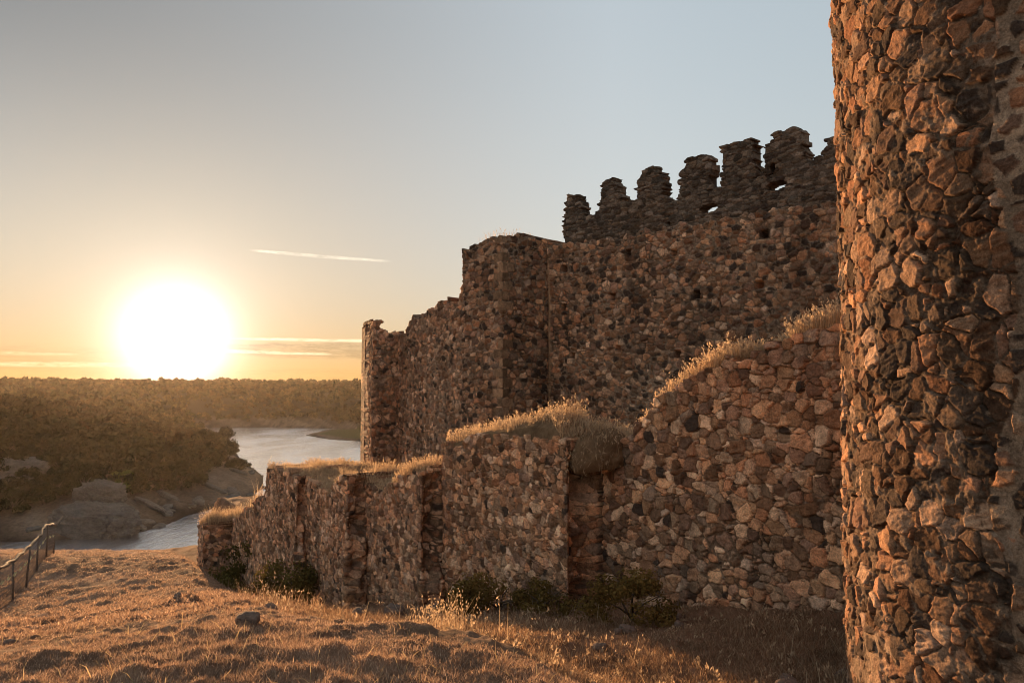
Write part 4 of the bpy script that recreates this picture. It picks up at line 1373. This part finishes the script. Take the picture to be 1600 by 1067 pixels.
x, y, z = far_hit(140, 835)
rock('rock_outcrop', 'big pale cracked rock rising straight from the water on the left bank', 'rock', (x - 0.5, y + 3, -24.6), (7.2, 4.0, 4.2), 3.3, (0.1, 0.12, -0.2))
rock('rock_outcrop', 'pointed rock knob on top of the big pale waterside rock', 'rock', (x - 2.5, y + 7, -19.6), (3.6, 3.0, 2.9), 8.3, (0.1, 0.3, 0.4))
x, y, z = far_hit(20, 762)
rock('rock_outcrop', 'grey rounded crag half hidden by scrub at the left edge above the bank', 'rock', (x, y + 2, z + 0.8), (5.5, 4, 3.6), 5.1, (0, 0, 0.3))
for (px, py, ln, lab) in [(235, 790, 4.5, 'long thin stone ledge slanting down the bank behind the waterside rock'), (262, 776, 3.4, 'short thin stone ledge slanting down the middle of the bank'),
                          (330, 762, 4.2, 'thin pale ledge on the upper bank below the headland trees'), (372, 738, 3.5, 'flat dark rocks at the tip of the headland by the water')]:
    x, y, z = far_hit(px, py)
    rock('rock_ledge', lab, 'rock', (x, y, z + 0.1), (ln, 0.7, 0.55), px * 0.1, (0.0, 0.22, -0.5), 4, 0.3)
x, y, z = CL_POS[(387, 978)]
z = gz(x, y)
rock('stone', 'dark rounded stone lying in the dry grass near the crest of the slope', 'stone', (x, y, z - 0.012), (0.082, 0.065, 0.045), 4.4, (0, 0, 0.2), 4, 0.25, M_STONE)

src = None
rb_ = np.random.default_rng(31)
for k in range(26):
    e0 = 2 + rb_.random() * 9.0
    a_ = SHORE[int(e0)]; b_ = SHORE[int(e0) + 1]
    p_ = a_ + (b_ - a_) * (e0 - int(e0)) + np.array([-1.0, 0.6]) * rb_.uniform(-0.5, 5.0)
    zz_ = land(p_[0], p_[1])
    lab = 'small rough boulder lying on the bare bank just above the waterline of the inlet'
    if src is None:
        src = rock('boulder', lab, 'rock', (p_[0], p_[1], zz_), (0.9, 0.7, 0.55), 6.6, (0, 0, 0.4), 3, 0.35, None, 'boulders along the waterline')
        o = src
    else:
        o = src.copy(); COL.objects.link(o); o.location = (p_[0], p_[1], zz_)
    o.rotation_euler = (rb_.uniform(-0.3, 0.3), rb_.uniform(-0.3, 0.3), rb_.uniform(0, 6.28))
    o.scale = tuple(np.array([1, 1, 1]) * rb_.uniform(0.4, 1.7) * np.array([rb_.uniform(0.8, 1.5), 1, rb_.uniform(0.7, 1.1)]))

# stones fallen from the wall, lying in the ditch and on the slope
src = None
rb_ = np.random.default_rng(57)
for k in range(34):
    t_ = rb_.uniform(-1.5, 9.0); q_ = rb_.uniform(0.25, 2.6) if k < 24 else rb_.uniform(3.0, 8.0)
    off_ = float(np.interp(t_, [SECT[0]['t1'], SECT[1]['t0'], SECT[1]['t1']], [0.0, 0.6, 0.5]))
    p_ = W0 + WN * (off_ + q_) + WD * t_
    if p_[1] < 6.0: continue
    zz_ = gz(p_[0], p_[1])
    sc_ = rb_.uniform(0.5, 1.5) * (1.0 if k < 24 else 0.55)
    if src is None:
        o = rock('fallen_stone', 'brown stone fallen from the ruined wall, lying in the dry grass below it', 'stone', (0, 0, 0), (0.10, 0.075, 0.055), 9.4, (0, 0, 0), 4, 0.3, M_STONE, 'stones fallen below the ruined wall')
        src = o
    else:
        o = src.copy(); COL.objects.link(o)
    o.location = (p_[0], p_[1], zz_ + 0.015); o.rotation_euler = (rb_.uniform(-0.4, 0.4), rb_.uniform(-0.4, 0.4), rb_.uniform(0, 6.28)); o.scale = (sc_, sc_ * rb_.uniform(0.8, 1.2), sc_ * rb_.uniform(0.7, 1.3))

# ------------------------------------------------------------------ fence on the left
fb = pt(84, 858, 28.0); fa0 = hit(0, 962, 8, 60); fa = fa0 + (fa0 - fb) * 0.45
fence = thing('wire_fence', 'old wire mesh fence with rough pole top rail down the left edge', 'fence', (0, 0, 0))
NP = 8
fp = []
for k in range(NP):
    f = k / (NP - 1)
    p = fa * (1 - f) + fb * f
    fp.append(np.array([p[0], p[1], gz(p[0], p[1])]))
r = np.random.default_rng(9)
FH = 1.14
for k, p in enumerate(fp):
    h = FH + r.uniform(-0.05, 0.06)
    lx, ly = r.normal(0, 0.03, 2)
    v, q_, t_ = tube([p + (0, 0, -0.3), p + (lx * 0.5, ly * 0.5, h * 0.5), p + (lx, ly, h)], [0.030, 0.028, 0.025], 8)
    mesh_obj('post', v, [q_, t_], M_WOOD, fence)
def along(f):
    k = min(int(f * (NP - 1)), NP - 2); g = f * (NP - 1) - k
    return fp[k] * (1 - g) + fp[k + 1] * g
rp = [along(f) + np.array([r.normal(0, 0.02), r.normal(0, 0.02), FH - 0.02 + r.normal(0, 0.025)]) for f in np.linspace(0, 1, 40)]
rp.append(rp[-1] + np.array([-0.02, 0.5, 0.28]))
v, q_, t_ = tube(rp, list(0.042 * r.uniform(0.75, 1.2, 40)) + [0.02], 7)
mesh_obj('top_rail', v, [q_, t_], M_WOOD, fence)
parts = []
for hgt in np.arange(0.06, FH - 0.05, 0.11):
    parts.append(tube([along(f) + (0, 0, hgt) for f in np.linspace(0, 1, 30)], [0.006] * 30, 3))
L_f = float(np.hypot(*(fp[-1] - fp[0])[:2]))
for f in np.linspace(0, 1, int(L_f / 0.11)):
    p = along(f)
    parts.append(tube([p + (0, 0, 0.02), p + (0, 0, FH - 0.05)], [0.005, 0.005], 3))
V, Fc = joined(parts)
mesh_obj('wire_mesh', V, Fc, M_WIRE, fence)
# pale twisted tape woven through the mesh, showing as dashes
tv = []; tq = []
n = 420
for i in range(n):
    f = i / (n - 1)
    p = along(f) + (0, 0, 0.72)
    a = f * L_f * 2 * math.pi / 0.9
    w = np.array([0.012 * math.cos(a), 0.012 * math.cos(a), 0.07 * max(0.04, math.sin(a))])
    tv += [p - w, p + w]
    if i: tq.append((2 * i - 2, 2 * i - 1, 2 * i + 1, 2 * i))
mesh_obj('tape', np.array(tv), np.array(tq), M_TAPE, fence)

# ------------------------------------------------------------------ air
m, N = newmat('haze')
v = N.n('ShaderNodeVolumePrincipled')
v.inputs['Color'].default_value = (1.0, 0.90, 0.80, 1)
v.inputs['Density'].default_value = 0.000042
v.inputs['Anisotropy'].default_value = 0.68
o = N.n('ShaderNodeOutputMaterial')
N.t.links.new(v.outputs[0], o.inputs['Volume'])
hx = np.array([(a, b_, c) for c in (-36.0, 10.0) for b_ in (-7200, 7200) for a in (-7200, 7200)], float)
hz = mesh_obj('haze', hx, np.array([[0, 2, 3, 1], [4, 5, 7, 6], [0, 1, 5, 4], [2, 6, 7, 3], [0, 4, 6, 2], [1, 3, 7, 5]]), m, None, smooth=False)
tag(hz, kind='stuff')
